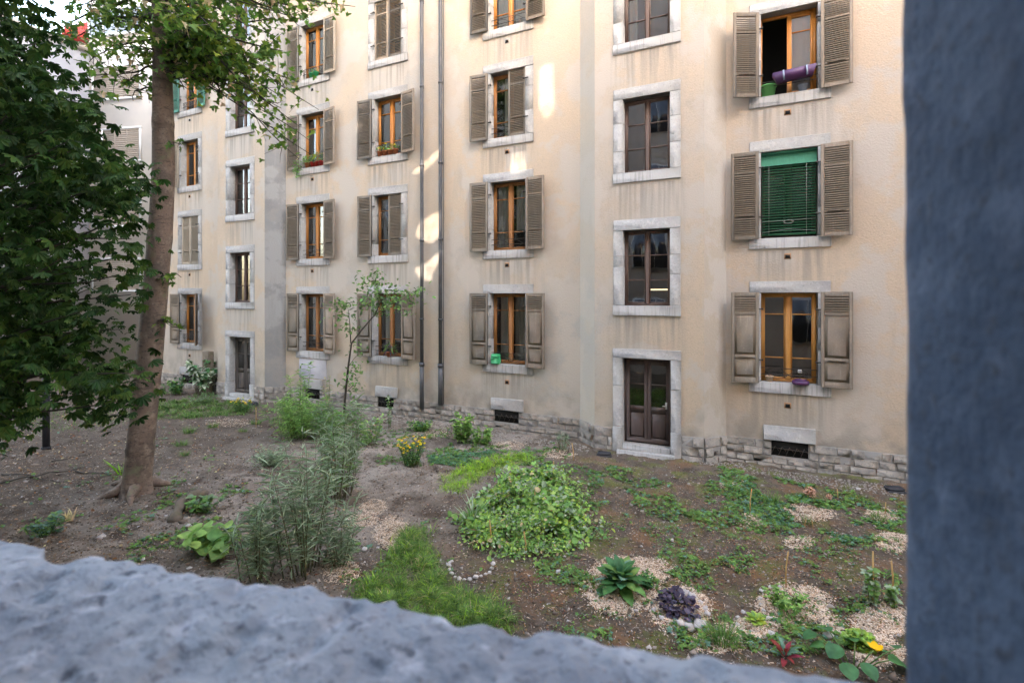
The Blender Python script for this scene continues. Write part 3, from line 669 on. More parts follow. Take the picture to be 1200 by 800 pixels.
def door(cc, mname, glz):
    oh = 2.0; ow = OW+.03
    sm = surround_mesh(oh, ow, True); d = sm.build('entrance_door', [M['limestone'], M['sill_stone']], bld); d.location = (cc+6, TY-FY, 0)
    b = MB(); z0 = .165; y0 = .2; zt = z0+oh-.006
    b.box(-ow/2+.002, -ow/2+.05, y0, y0+.06, z0, zt); b.box(ow/2-.05, ow/2-.002, y0, y0+.06, z0, zt); b.box(-ow/2+.05, ow/2-.05, y0, y0+.06, zt-.06, zt)
    g = MB()
    for sgn in (-1, 1):
        xa, xb = sorted((sgn*.004, sgn*(ow/2-.052)))
        b.box(xa, xa+.075, y0+.01, y0+.05, z0+.002, zt-.062, 0, .004); b.box(xb-.075, xb, y0+.01, y0+.05, z0+.002, zt-.062, 0, .004)
        for q0, q1 in ((.002, .13), (.72, .86), (1.82, 1.935)): b.box(xa+.075, xb-.075, y0+.012, y0+.048, z0+q0, z0+q1)
        b.box(xa+.075, xb-.075, y0+.012, y0+.048, z0+1.36, z0+1.39)
        b.box(xa+.075, xb-.075, y0+.025, y0+.04, z0+.13, z0+.72); b.box(xa+.105, xb-.105, y0+.016, y0+.04, z0+.16, z0+.69, 0, .006)
        g.add([(xa+.07, y0+.03, z0+.85), (xb-.07, y0+.03, z0+.85), (xb-.07, y0+.03, z0+1.83), (xa+.07, y0+.03, z0+1.83)], [(0, 1, 2, 3)])
    b.box(-ow/2+.06, ow/2-.06, y0-.02, y0+.01, z0+.03, z0+.10, 0, .005)
    b.build('door_leaf', M[mname], d); g.build('pane', M['glass'], d)
    r = room_mesh(ow, oh).build('interior', M['room'], d); r.location = (0, .05, .2)
    h = MB(); h.tube([(.42, y0+.0, 1.08), (.42, y0-.05, 1.08), (.34, y0-.055, 1.08)], .011, 6); h.box(.40, .44, y0-.0, y0+.012, 1.0, 1.16); h.build('handle', M['pebble'], d)
door(-1.975, 'door_brown', 1); door(-15.955, 'door_grey', 1)
for xx, zb, r in ((-8.46, .30, .052), (-7.81, .48, .055)):
    b = MB(); b.tube([(xx, FY-.10, z) for z in (1.55, 5, 9, 13, BT)], r, 12, 0)
    b.tube([(xx, FY-.10, zb), (xx, FY-.10, 1.6)], r*1.22, 12, 1); b.tube([(xx, FY-.10, 1.56), (xx, FY-.10, 1.66)], r*1.5, 12, 1)
    for z in (2.9, 5.2, 7.4, 9.7, 12.2): b.tube([(xx, FY-.10, z), (xx, FY-.10, z+.06)], r*1.25, 12, 0); b.box(xx-.012, xx+.012, FY-.06, FY+.01, z, z+.03, 0)
    if xx > -8: b.tube([(xx+.07, FY-.05, z) for z in (.5, 2.5, 4, 6.8, 9, 13, BT)], .012, 5, 1)
    part(b, 'downpipe', [M['pipe'], M['pipe_light']])
# grey stone panel below the ground-floor window of column O
b = MB(); b.box(COLS['O']-.62, COLS['O']+.62, FY-.02, FY+.02, .86, 1.5, 0, .006); part(b, 'wall_panel', M['plaster_grey'])
# --- small things on the window sills
def on_sill(k, dx, dy=.0): c, z = COLS[k[0]], WIN[k][1]; return np.array([c+dx, FY+dy, z])
def leaf_ball(mbx, c, rad, n, tpl, size, mats, up=.3, flat=1.0, droop=-.3):
    d = rng.normal(size=(n, 3)); d /= np.linalg.norm(d, axis=1)[:, None]; rad = np.broadcast_to(rad, (3,)); rr_ = rng.random(n)**.45
    pos = np.asarray(c)+d*rad*rr_[:, None]
    yaw = np.arctan2(-d[:, 0], d[:, 1])+rng.normal(0, .6, n); pit = rng.normal(droop+up*d[:, 2], .5, n); roll = rng.normal(0, .5, n)
    mbx.scatter(tpl, pos, basis(yaw, pit, roll), rr(size*.7, size*1.25, n), rng.choice(mats, n)); return mbx
c = on_sill(('R', 2), .10, -.06)
b = MB(); 
for (z, hw, hd) in ((0, .33, .085), (.19, .40, .11)): b.v.append(np.array([(-hw, -hd, z), (hw, -hd, z), (hw, hd, z), (-hw, hd, z)])); b.n += 4
b.l = [np.array(q) for q in ((3, 2, 1, 0), (0, 1, 5, 4), (1, 2, 6, 5), (2, 3, 7, 6), (3, 0, 4, 7), (4, 5, 6, 7))]; b.t = [np.full(6, 4)]; b.m = [np.zeros(6, int)]
for x in (-.2, .22): b.box(x-.015, x+.015, -.12, -.085, .0, .20, 1)
b.v = [np.concatenate(b.v)]; o = b.build('planter_box', [M['purple'], M['blue_plastic']], label='purple plastic planter box hung at the open window with the white curtain', cat='planter'); o.location = c+np.array([0, -.04, .24]); o.rotation_euler = (0, math.radians(-4), 0)
r = MB(); r.tube([(-OW/2, -.02, .30), (OW/2, -.02, .30)], .008, 6); r.tube([(-OW/2, -.02, .2), (OW/2, -.02, .2)], .008, 6); v = r.build('railing', M['iron'], WIN['R', 2][0]); v.location = (0, .0, .23)
def pot(r0, r1, h, m, rim=True):
    b = MB(); k = 14; prof = [(r0, 0), (r1, h), (r1*1.12 if rim else r1, h), (r1*1.12 if rim else r1, h*1.12), (r1*.92, h*1.12), (r1*.9, h*.9)]
    V = []; a = np.arange(k)*2*math.pi/k
    for r_, z in prof: V.append(np.column_stack([r_*np.cos(a), r_*np.sin(a), np.full(k, z)]))
    f = [(i*k+j, i*k+(j+1) % k, (i+1)*k+(j+1) % k, (i+1)*k+j) for i in range(len(prof)-1) for j in range(k)]+[tuple(range(k))[::-1], tuple((len(prof)-1)*k+j for j in range(k))]
    b.add(np.concatenate(V), f); return b
o = pot(.11, .15, .22, 0).build('bucket', M['green_pale'], label='pale green bucket standing in the open window beside the purple planter', cat='bucket', smooth=False); o.location = on_sill(('R', 2), -.38, .08)
o = pot(.07, .09, .15, 0).build('tub', M['blue_plastic'], label='grey tub in the open window beneath the purple planter', cat='tub'); o.location = on_sill(('R', 2), .27, .10)
b = MB(); b.box(-.13, .13, -.07, .07, 0, .19, 0, .02); b.box(-.12, .12, -.065, .065, .19, .27, 0, .02); b.tube([(-.12, -.075, .12), (0, -.08, .17), (.12, -.075, .21)], .008, 5, 0)
o = b.build('watering_box', M['green_plastic'], label='bright green plastic box on the sill of the curtained ground floor window', cat='box'); o.location = on_sill(('M', 0), -.36, -.01)
o = pot(.06, .08, .11, 0).build('flower_pot', M['chip'], label='small tan pot on the sill of the large ground floor window near the right', cat='pot'); o.location = on_sill(('R', 0), -.36, .10)
b = MB(); b.tube([(0, 0, 0), (0, 0, .07)], .16, 12); b.tube([(0, 0, .07), (0, 0, .1)], .11, 12); o = b.build('purple_bowl', M['purple'], label='flat purple bowl on the sill of the right ground floor window', cat='bowl'); o.location = on_sill(('R', 0), .22, .0)
b = MB(); b.tube([(0, 0, 0), (0, 0, .2)], .008, 6); b.scatter(ROCK1, np.array([[0, 0, .25]]), np.eye(3)[None], np.array([.05]), 1); o = b.build('ornament', [M['stem'], M['white_paint']], label='white ball ornament on a stick beside the flat purple bowl', cat='ornament'); o.location = on_sill(('R', 0), .22, .14)
def window_plant(k, dx, name, label, potm, leafm, rad, n=90, tpl=OVATE, size=.06, flowers=None, hang=None, w_=1):
    e = empty(name, on_sill(k, dx, .0), label=label, cat='window plant')
    for i in range(w_):
        b = pot(.06, .085, .13, 0); b.v = [b.v[0]+np.array([(i-(w_-1)/2)*.2, 0, 0])]; b.build('pot', M[potm], e)
    f = MB(); leaf_ball(f, (0, 0, .17+rad[2]*.6), rad, n, tpl, size, [0, 1])
    if hang is not None: leaf_ball(f, hang[:3], hang[3:], n, tpl, size, [0, 1])
    f.build('foliage', [M[leafm], M['leaf_mid']], e)
    if flowers: g = MB(); leaf_ball(g, (0, 0, .2+rad[2]), np.array(rad)*1.05, 12, DAISY, .035, [0], up=1); g.build('flowers', M[flowers], e)
window_plant(('O', 2), -.25, 'window_plant', 'trailing green plant spilling over the sill left of the red pots', 'terracotta', 'leaf_mid', (.2, .12, .16), 130, hang=(-.33, -.12, .0, .16, .1, .34))
window_plant(('O', 2), .20, 'window_plant', 'green plants in red pots on the flowery upper window sill', 'red_plastic', 'leaf_blue', (.3, .12, .22), 160, w_=3)
window_plant(('N', 2), 0, 'window_plant', 'low row of plants with pink and yellow flowers behind an iron window guard', 'terracotta', 'leaf_mid', (.42, .08, .10), 150, size=.05, flowers='yellow_bright', w_=4)
window_plant(('N', 0), .05, 'window_plant', 'spiky plant in a terracotta pot on the window sill behind the young tree', 'terracotta', 'leaf_purple2', (.2, .1, .2), 60, LANCE, .16)
window_plant(('O', 3), .05, 'window_plant', 'small green planter with tiny plants on the highest flowered sill at the left', 'green_plastic', 'leaf_blue', (.25, .08, .08), 60, size=.05, w_=2)
# ================================================================ far buildings on the left
def plane_block(name, label, u, Zc, dirv, length, depth, h, m, parts=None):
    pass
C0 = W(105, 347, 24.0)[:2]
dpale = -(RT*(-3380)+FW*570)/math.hypot(3380, 570)      # runs to the right
npale = np.array([-dpale[1], dpale[0]])                 # away from camera
pb = empty('pale_building', (C0[0], C0[1], 0), math.atan2(dpale[1], dpale[0]), label='pale modern building with roller blinds behind the big tree trunk', cat='building')
b = MB(); b.box(0, 9, 0, 10, -.1, 27); b.build('wall', M['plaster_pale'], pb)
b = MB(); b.box(-.3, 9.3, -.5, 10, 27.02, 27.3); b.box(-.05, 3.2, -.06, 0, 15.9, 16.1); b.build('roof', M['blind_taupe'], pb)
def wz(y): return ZC-(y-347)*24.2/F
def pale_win(x0, x1, y0, y1, blind):
    xa, xb = (x0-105)/F*24.2, (x1-105)/F*24.2; z1, z0 = wz(y0), wz(y1)
    b = MB(); t = .09
    b.box(xa-t, xa, -.05, .02, z0, z1); b.box(xb, xb+t, -.05, .02, z0, z1); b.box(xa-t, xb+t, -.05, .02, z1, z1+t); b.box(xa-t, xb+t, -.10, .02, z0-t, z0)
    if not blind:
        for i in (1, 2, 3): x = xa+(xb-xa)*i/4; b.box(x-.05, x+.05, -.04, .02, z0, z1)
    f = b.build('window', M['white_paint'], pb)
    b = MB()
    if blind:
        n = int((z1-z0)/.09)
        for i in range(n): z = z0+(z1-z0)*i/n; b.box(xa, xb, -.03 if i % 2 else -.022, -.002, z+.004, z+.085)
        for i in (1, 2): x = xa+(xb-xa)*i/3; b.box(x-.02, x+.02, -.038, -.031, z0, z1)
        b.build('roller_blind', M['blind_taupe'], f)
    else: b.add([(xa, -.012, z0), (xb, -.012, z0), (xb, -.012, z1), (xa, -.012, z1)], [(0, 1, 2, 3)]); b.build('pane', M['glass_dark'], f)
gd = mat('glass_dark', (.03, .045, .07), .05, spec=1.0); M['glass_dark'] = gd
pale_win(106, 178, 18, 46, False); pale_win(111, 173, 84, 120, True); pale_win(124, 173, 156, 192, True); pale_win(111, 173, 230, 266, True); pale_win(111, 173, 305, 340, True); pale_win(106, 178, -60, -30, False)
d2 = -FY*0; gdir = np.array([0, -1.0])
gb = empty('grey_building', (C0[0]-.02, C0[1], 0), label='plain grey wall side building beyond the dark leafy tree', cat='building')
b = MB(); b.box(-9, -.02, -9, 1.5, -.1, wz(62)-.1); b.build('wall', M['plaster_grey'], gb)
b = MB(); b.box(-9.2, .12, -9.2, 1.6, wz(62)-.1, wz(62)+.1); b.build('roof', M['blind_taupe'], gb)
rb_ = empty('red_roofed_house', tuple(W(92, 347, 30))[:2]+(0,), math.atan2(-.25, 1), label='house with a red tiled roof edge showing above the grey wall', cat='house')
b = MB(); b.box(-9, 0, 0, 6, -.1, 19.3); b.build('wall', M['plaster_pale'], rb_)
b = MB(); b.add([(-9.6, -.7, 19.3), (.6, -.7, 19.3), (.6, 6.5, 19.3), (-9.6, 6.5, 19.3), (-9.6, -.7, 19.7), (.6, -.7, 19.7), (.6, 6.5, 20.2), (-9.6, 6.5, 22.2), (-9.6, 3, 22.5), (0, 3, 22.5)], [(0, 3, 2, 1), (0, 1, 5, 4), (4, 5, 9, 8), (1, 2, 6, 5), (5, 6, 9), (6, 7, 8, 9), (2, 3, 7, 6), (3, 0, 4, 8, 7)]); b.build('roof', M['roof_red'], rb_)
# ================================================================ near building (we look out of its window)
O_ = np.array([-.186, .396]); AX = np.array([.98, .201]); AN = math.atan2(.201, .98)
nb = empty('near_building', (O_[0], O_[1], 0), AN, label='rough blue grey stone window opening in the foreground the view looks out of', cat='window opening')
ZS = 3.3; JR = .303; JL = -1.35; TOPO = 4.75
SUN_HOLES = []
def near_wall():
    b = MB(); holes = [(JL-.04, JR+.04, ZS-.09, TOPO+.02)]; polys = {}
    sd = np.array([-math.sin(SUN_AZ), -math.cos(SUN_AZ)])  # horizontal travel of the light
    nbv = np.array([-.201, .98])
    for pts in SUN_PATCH:
        q_ = []
        for px, py in pts:
            s_, z_ = fac(px, py); P = np.array([s_, FY]); t = ((P-O_)@nbv)/(sd@nbv); Q = P-sd*t
            q_.append(((Q-O_)@AX, z_+t*math.tan(SUN_EL)))
        q_ = np.array(q_); h = (q_[:, 0].min()-.06, q_[:, 0].max()+.06, q_[:, 1].min()-.06, q_[:, 1].max()+.06); holes.append(h); polys[h] = q_; SUN_HOLES.append(h)
    TOPF = lambda x: 35. if x < -4 else (22. if x < 0 else 18.5)  # unseen wall top, stepped to shape the light reaching the facade
    xs = sorted({-34., 40., -4., 0.} | {h[0] for h in holes} | {h[1] for h in holes}); zs = sorted({-.2, 18.5, 22., 35.} | {h[2] for h in holes} | {h[3] for h in holes})
    for x0, x1 in zip(xs[:-1], xs[1:]):
        for z0, z1 in zip(zs[:-1], zs[1:]):
            xm, zm = (x0+x1)/2, (z0+z1)/2
            if zm > TOPF(xm) or any(h[0] < xm < h[1] and h[2] < zm < h[3] for h in holes): continue
            b.add([(x0, 0, z0), (x0, 0, z1), (x1, 0, z1), (x1, 0, z0)], [(0, 1, 2, 3)]); b.add([(x0, -.35, z0), (x1, -.35, z0), (x1, -.35, z1), (x0, -.35, z1)], [(0, 1, 2, 3)])
    for h, q_ in polys.items():                       # added holes, outlines shaped to throw sun patches on the facade
        c = q_.mean(0); K = 36; x0, x1, z0, z1 = h; an = np.sort(np.concatenate([np.linspace(-math.pi, math.pi, K, endpoint=False), [math.atan2(z-c[1], x-c[0]) for x in (x0, x1) for z in (z0, z1)]])); K = len(an); inn = []; out = []
        for a_ in an:
            d = np.array([math.cos(a_), math.sin(a_)]); best = .03
            for i in range(len(q_)):
                p, e = q_[i], q_[(i+1) % len(q_)]-q_[i]; den = d[0]*e[1]-d[1]*e[0]
                if abs(den) < 1e-9: continue
                w_ = p-c; t = (w_[0]*e[1]-w_[1]*e[0])/den; u = (w_[0]*d[1]-w_[1]*d[0])/den
                if t > 0 and -1e-6 <= u <= 1+1e-6: best = max(best, t)
            inn.append(c+d*best); tx = ((x1 if d[0] > 0 else x0)-c[0])/d[0] if abs(d[0]) > 1e-9 else 1e9; tz_ = ((z1 if d[1] > 0 else z0)-c[1])/d[1] if abs(d[1]) > 1e-9 else 1e9
            out.append(c+d*min(tx, tz_))
        V = [(p[0], y, p[1]) for y in (0, -.12) for ring in (inn, out) for p in ring]; f = []
        for i in range(K):
            k = (i+1) % K; f += [(i, K+i, K+k, k), (2*K+i, 2*K+k, 3*K+k, 3*K+i), (i, k, 2*K+k, 2*K+i)]
        b.add(V, f)
        b.add([(x0, 0, z0), (x1, 0, z0), (x1, -.35, z0), (x0, -.35, z0), (x0, 0, z1), (x1, 0, z1), (x1, -.35, z1), (x0, -.35, z1)], [(0, 1, 2, 3), (4, 7, 6, 5), (0, 3, 7, 4), (1, 5, 6, 2)])
    for xa_, xb_, zt in ((-34, -4, 35), (-4, 0, 22), (0, 40, 18.5)): b.add([(xa_, 0, zt), (xb_, 0, zt), (xb_, -.35, zt), (xa_, -.35, zt)], [(0, 1, 2, 3)]); b.add([(xb_, 0, (22. if zt > 30 else 18.5)), (xb_, 0, zt), (xb_, -.35, zt), (xb_, -.35, (22. if zt > 30 else 18.5))], [(0, 1, 2, 3)])
    b.add([(-34, 0, -.2), (-34, 0, 35), (-34, -.35, 35), (-34, -.35, -.2)], [(0, 1, 2, 3)])
    return b
SUN_PATCH = [[(634, 74), (649, 70), (650, 100), (651, 118), (653, 122), (641, 140), (632, 128), (631, 100)], [(600, 177), (617, 175), (618, 201), (597, 204)],
    [(482, 200), (490, 195), (500, 187), (517, 171), (518, 179), (503, 196), (495, 202), (484, 204)], [(492, 262), (505, 250), (517, 245), (519, 262), (516, 277), (505, 285), (492, 282), (487, 274)],
    [(517, 292), (516, 305), (508, 318), (506, 330), (492, 327), (485, 313), (499, 308)], [(417, 148), (421, 144), (427, 148), (424, 155), (418, 154)]]  # sunlit patches on the facade, traced back to holes in the unseen wall
near_wall().build('wall', mat('plaster_near', (.62, .57, .51), .9, noise=(.6, (.54, .50, .46), .4, .7)), nb)
dg = bpy.data.materials.new('sun_filter'); dg.use_nodes = True; N_ = dg.node_tree.nodes; L_2 = dg.node_tree.links; N_.remove(N_['Principled BSDF']); t_ = N_.new('ShaderNodeBsdfTransparent'); n_ = N_.new('ShaderNodeTexNoise'); n_.inputs['Scale'].default_value = 5; g_ = N_.new('ShaderNodeNewGeometry'); L_2.new(g_.outputs['Position'], n_.inputs['Vector'])  # added tint that dims the sun passing the wall holes
c_ = N_.new('ShaderNodeValToRGB'); c_.color_ramp.elements[0].position = .3; c_.color_ramp.elements[0].color = (.07, .073, .08, 1); c_.color_ramp.elements[1].position = .65; c_.color_ramp.elements[1].color = (.17, .178, .20, 1); L_2.new(n_.outputs['Fac'], c_.inputs[0]); L_2.new(c_.outputs[0], t_.inputs[0]); L_2.new(t_.outputs[0], N_['Material Output'].inputs['Surface'])
gp_ = MB()
for x0, x1, z0, z1 in SUN_HOLES: gp_.add([(x0, -.2, z0), (x1, -.2, z0), (x1, -.2, z1), (x0, -.2, z1)], [(0, 1, 2, 3)])
gp_.build('pane', dg, nb)  # added unseen panes, a sun filter over the holes
nbf = MB(); nbf.box(-.62, .62, .001, .05, -.95, .95); NBM = nbf.build('x', M['white_paint']).data; bpy.data.objects.remove(bpy.data.objects['x'])
nbp = MB(); nbp.box(-.53, -.02, .051, .06, -.85, .85); nbp.box(.02, .53, .051, .06, -.85, .85); NBP = nbp.build('x', M['glass_dark']).data; bpy.data.objects.remove(bpy.data.objects['x'])
for ix in range(9):
    for iz in range(6):
        x_, z_ = -21+ix*3.5, 2.6+iz*3.15
        if x_ > -3 and x_ < 2 and iz < 2: continue
        if any(h[0]-.75 < x_ < h[1]+.75 and h[2]-1.1 < z_ < h[3]+1.1 for h in SUN_HOLES): continue
        o = link(NBM, 'window', nb, (x_, 0, z_)); link(NBP, 'pane', o, (0, 0, 0))
def rough_slab(x0, x1, y0, y1, z0, z1, name, m, seed, res=.012, edge='y1'):
    """a solid slab, its top and outer face pushed in and out by noise"""
    pass
def near_sill():
    nx_, ny_ = 420, 70; xs = np.linspace(JL, JR-.004, nx_); ys = np.linspace(-.34, 0, ny_)
    X, Y = np.meshgrid(xs, ys, indexing='ij')
    e = (.014*(vnoise(xs*5, xs*0, 5)-.5)+.012*(vnoise(xs*17, xs*0, 6)-.5)+.014*(vnoise(xs*60, xs*0, 7)-.5))
    chip = -.03*np.clip(vnoise(xs*11, xs*0, 8)-.66, 0, 1)*4*np.abs(np.sin(xs*31))
    Y = Y+(e+chip)[:, None]*((Y+.34)/.34)**2+.02*((Y+.34)/.34)
    Z = ZS+.005*(vnoise(X*9, Y*9, 9)-.5)+.004*(vnoise(X*25, Y*25, 10)-.5)+.006*(vnoise(X*70, Y*70, 12)-.5)-.012*np.clip(vnoise(X*30, Y*30, 17)-.68, 0, 1)*3
    tt = (Y+.34)/.34; Z = Z-.03*np.clip(tt-.9, 0, 1)**1.2*3
    V = np.stack([X, Y, Z], -1); low = V[:, -1].copy(); low[:, 2] = ZS-.16; low[:, 1] += .004*(vnoise(xs*30, xs*0, 3)-.5)
    b = MB(); b.v.append(np.concatenate([V.reshape(-1, 3), low])); I = np.arange(nx_*ny_).reshape(nx_, ny_)
    q = np.stack([I[:-1, :-1], I[1:, :-1], I[1:, 1:], I[:-1, 1:]], -1).reshape(-1, 4)
    k = nx_*ny_; q2 = np.array([(I[i, -1], I[i+1, -1], k+i+1, k+i) for i in range(nx_-1)]); q = np.concatenate([q, q2])
    b.l.append(q.ravel()); b.t.append(np.full(len(q), 4)); b.m.append(np.zeros(len(q), int)); b.n = k+nx_
    b.build('sill', M['near_stone'], nb, smooth=True)
near_sill()
def near_jamb(x, sgn):
    ny_, nz_ = 36, 120; ys = np.linspace(-.35, 0, ny_); zs = np.linspace(ZS-.02, TOPO, nz_); Y, Zz = np.meshgrid(ys, zs, indexing='ij')
    X = x-sgn*.002+sgn*(.002*(vnoise(Y*8, Zz*4, 13)-.5)+.0015*(vnoise(Y*30, Zz*30, 14)-.5))
    t = (Y+.35)/.35; ev = (.0025*(vnoise(zs*7, zs*0, 15)-.5)+.002*(vnoise(zs*40, zs*0, 16)-.5))
    X = X+sgn*(np.clip(t-.95, 0, 1)*.06)+sgn*ev[None]*t**4
    V = np.stack([X, Y, Zz], -1); out = V[:, :].copy()[-1]; out = out.copy(); out[:, 0] += sgn*.4; out[:, 1] += .01
    b = MB(); b.v.append(np.concatenate([V.reshape(-1, 3), out])); I = np.arange(ny_*nz_).reshape(ny_, nz_)
    q = np.stack([I[:-1, :-1], I[:-1, 1:], I[1:, 1:], I[1:, :-1]], -1).reshape(-1, 4)
    k = ny_*nz_; q2 = np.array([(I[-1, i], I[-1, i+1], k+i+1, k+i) for i in range(nz_-1)]); q = np.concatenate([q, q2])
    b.l.append(q.ravel()); b.t.append(np.full(len(q), 4)); b.m.append(np.zeros(len(q), int)); b.n = k+nz_
    b.build('jamb', M['near_jamb'], nb, smooth=True)
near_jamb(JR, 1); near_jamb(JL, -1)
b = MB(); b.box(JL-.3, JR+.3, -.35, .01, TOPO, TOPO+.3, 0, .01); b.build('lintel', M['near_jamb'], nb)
b = MB(); x0, x1, y0, y1, z0, z1 = -3, 2.5, -4, -.36, ZS-1.1, TOPO+.6
v = [(x, y, z) for x in (x0, x1) for y in (y0, y1) for z in (z0, z1)]
b.add(v, [(0, 2, 3, 1), (4, 5, 7, 6), (0, 1, 5, 4), (0, 4, 6, 2), (1, 3, 7, 5)]); b.build('room', M['room'], nb)
# ================================================================ big maple
def polyline(p0, p1, n, wob, sag=0):
    t = np.linspace(0, 1, n)[:, None]; P = p0+(p1-p0)*t; d = rng.normal(0, wob, (n, 3)); d[0] = 0; d = np.cumsum(d, 0)*.5; d -= d[-1]*t*.5
    P = P+d*np.sin(t*math.pi/1.2); P[:, 2] += sag*np.sin(t[:, 0]*math.pi); return P
tz = 9.0
TR = [(158, 590, .29), (160, 570, .255), (163, 545, .232), (166, 515, .226), (171, 470, .22), (177, 410, .215), (183, 340, .205), (189, 262, .20), (192, 200, .19), (191, 130, .175), (190, 60, .155), (188, 0, .14), (184, -80, .125), (180, -180, .09), (176, -290, .04)]
tp = np.array([W(x, y, tz) for x, y, r in TR]); tr = np.array([r for *_, r in TR])*.93
base = tp[1].copy(); base[2] = 0
maple = empty('maple_tree', tuple(base), label='tall slender tree with reddish brown trunk and lobed leaves in front of the facade', cat='tree')
def dense(P, r, n):
    t = np.linspace(0, len(P)-1, n); i = np.clip(np.floor(t).astype(int), 0, len(P)-2); f = (t-i)
    f3 = f*f*(3-2*f)*.0+f; return P[i]*(1-f3[:, None])+P[i+1]*f3[:, None], r[i]*(1-f)+r[i+1]*f
P, r = dense(tp, tr, 90); k = 28; a = np.arange(k)*2*math.pi/k
V = []
for i in range(len(P)):
    flare = max(0, 1-P[i][2]/.38)**2
    rad = r[i]*(1+.05*np.sin(a*3+i*.05)+.03*vnoise(np.cos(a)*3+i*.15, np.sin(a)*3, 4)+flare*.32*np.maximum(0, np.sin(a*2.5+.8))**2)
    rad = rad*(1+(.06 if i % 13 == 4 else 0))
    V.append(np.column_stack([P[i][0]+rad*np.cos(a), P[i][1]+rad*np.sin(a), np.full(k, P[i][2])]))
b = MB(); b.add(np.concatenate(V), [(i*k+j, i*k+(j+1) % k, (i+1)*k+(j+1) % k, (i+1)*k+j) for i in range(len(P)-1) for j in range(k)])
# surface roots
for (dx, dy, ln) in ((-.9, .0, 1), (.55, -.35, 1), (-.4, -.6, 1), (.3, .5, 1)):
    e = base+np.array([dx, dy, 0]); e[2] = hgt(e[0], e[1])-.03
    b.tube(polyline(base+np.array([dx*.12, dy*.12, .16]), e, 9, .03, .0), np.linspace(.13, .02, 9), 8)
part(b, 'trunk', M['bark'], maple, smooth=True)
lim = MB(); crown = MB()
def trunk_at(py): 
    ys = np.array([y for _, y, _ in TR])[::-1]; return np.array([np.interp(py, ys, tp[::-1, j]) for j in range(3)])
def spray(start, end, r0, n_leaf, tpl, size, mats, lf=crown, lm=lim, spread=.28, wob=.06, sag=.1, probs=None, tw=6):
    P = polyline(start, end, 9, wob, sag); lm.tube(P, np.linspace(r0, .006, 9), 6)
    ln = np.linalg.norm(end-start)
    for j in range(tw):
        t = rr(.35, 1); q = P[min(8, int(t*8))]; d = rng.normal(size=3); d[2] *= .5; d /= np.linalg.norm(d); e = q+d*rr(.15, .5)*min(1, ln*.5+.3)*spread/.28
        lm.tube([q, (q+e)/2+rng.normal(0, .02, 3), e], [.007, .005, .003], 4)
        n = n_leaf//tw; tt = rng.random((n, 1)); pos = q+(e-q)*tt+rng.normal(0, spread*.42, (n, 3))*np.array([1, 1, .6])
        yaw = rr(0, 6.28, n); pit = rng.normal(-.55, .45, n); rol = rng.normal(0, .5, n)
        lf.scatter(tpl, pos, basis(yaw, pit, rol), rr(size*.65, size*1.2, n), rng.choice(mats, n, p=probs))
# (trunk y, end x, end y, depth, leaves)
MP = [.38, .34, .22, .06]  # last share: pale leaves with sunlight painted into their colour
ends = [(60, 260, 50, 8.4, 90), (50, 310, 70, 9.2, 90), (40, 320, 20, 9.0, 90), (30, 285, 85, 9.6, 80), (20, 220, 50, 8.6, 80), (50, 325, 110, 9.5, 70), (60, 365, 180, 9.5, 50), (20, 150, 35, 9.3, 60), (30, 105, 70, 9.0, 50), (40, 155, 80, 8.7, 40), (70, 270, 110, 9.2, 60), (70, 300, 40, 9.4, 80), (70, 240, 20, 8.2, 90), (62, 345, 95, 9.8, 80), (30, 330, 60, 8.8, 90), (30, 270, 30, 10.2, 90), (30, 300, 110, 8.7, 80), (40, 350, 150, 9.3, 70), (45, 362, 165, 9.6, 60),
        (60, 250, 75, 8.6, 90), (50, 280, 70, 9.8, 90), (75, 235, 90, 9.2, 70), (0, 340, 15, 9.3, 80), (0, 385, 8, 9.8, 60), (-10, 418, 8, 10, 75), (-15, 400, 2, 9.6, 70), (-10, 372, 12, 9.4, 70), (-5, 355, 25, 9.2, 60), (0, 300, -10, 8.6, 90), (0, 230, -10, 9.8, 90), (-20, 360, -40, 9.2, 80), (-20, 260, -50, 9, 90),
        (60, 140, 55, 8.6, 50), (50, 115, 25, 9.2, 60), (62, 140, 100, 9.1, 36), (85, 120, 90, 8.9, 26), (30, 85, 45, 9.5, 70), (10, 90, 10, 8.7, 70), (0, 50, 40, 9.4, 70), (-20, 130, -10, 9.3, 80), (-30, 60, -30, 8.8, 80), (110, 158, 118, 8.8, 14), (20, 160, 20, 8.3, 26),
        (75, 330, 130, 9.1, 60), (75, 215, 105, 8.8, 24), (10, 255, 40, 7.8, 50), (20, 205, 25, 8.0, 36), (-10, 170, -20, 8.6, 40), (80, 312, 82, 9.9, 60), (50, 372, 128, 9.9, 40), (45, 350, 185, 9.6, 34), (0, 320, 40, 8.0, 60)]
for ty, ex, ey, ez, n in ends:
    s_ = trunk_at(ty+rr(-15, 15)); spray(s_, W(ex, ey, ez), .04 if n > 60 else .02, int(n*1.15), MAPLE, .128, [0, 1, 2, 3], probs=MP, spread=.40, tw=9)
for q in range(34):
    ty = rr(-250, -70); an = rr(0, 6.28); s_ = trunk_at(ty); e = s_+np.array([math.cos(an)*rr(.8, 2.8), math.sin(an)*rr(.8, 2.6), rr(.3, 1.2)])
    spray(s_, e, .04, 90, MAPLE, .15, [0, 1, 2, 3], probs=MP, spread=.34)
for (x, y) in ((207, 176), (205, 330), (200, 330), (186, 218), (196, 382), (205, 385)):     # shoots on the trunk
    s_ = trunk_at(y); spray(s_, W(x+rr(-3, 8), y-4, tz-.25), .01, 12, MAPLE, .10, [0, 1], spread=.10, tw=3)
part(lim, 'limbs', M['bark_dark'], maple, smooth=True)
part(crown, 'crown', [M['leaf_maple'], M['leaf_maple2'], M['leaf_maple3'], M['leaf_tan_sunlit']], maple)
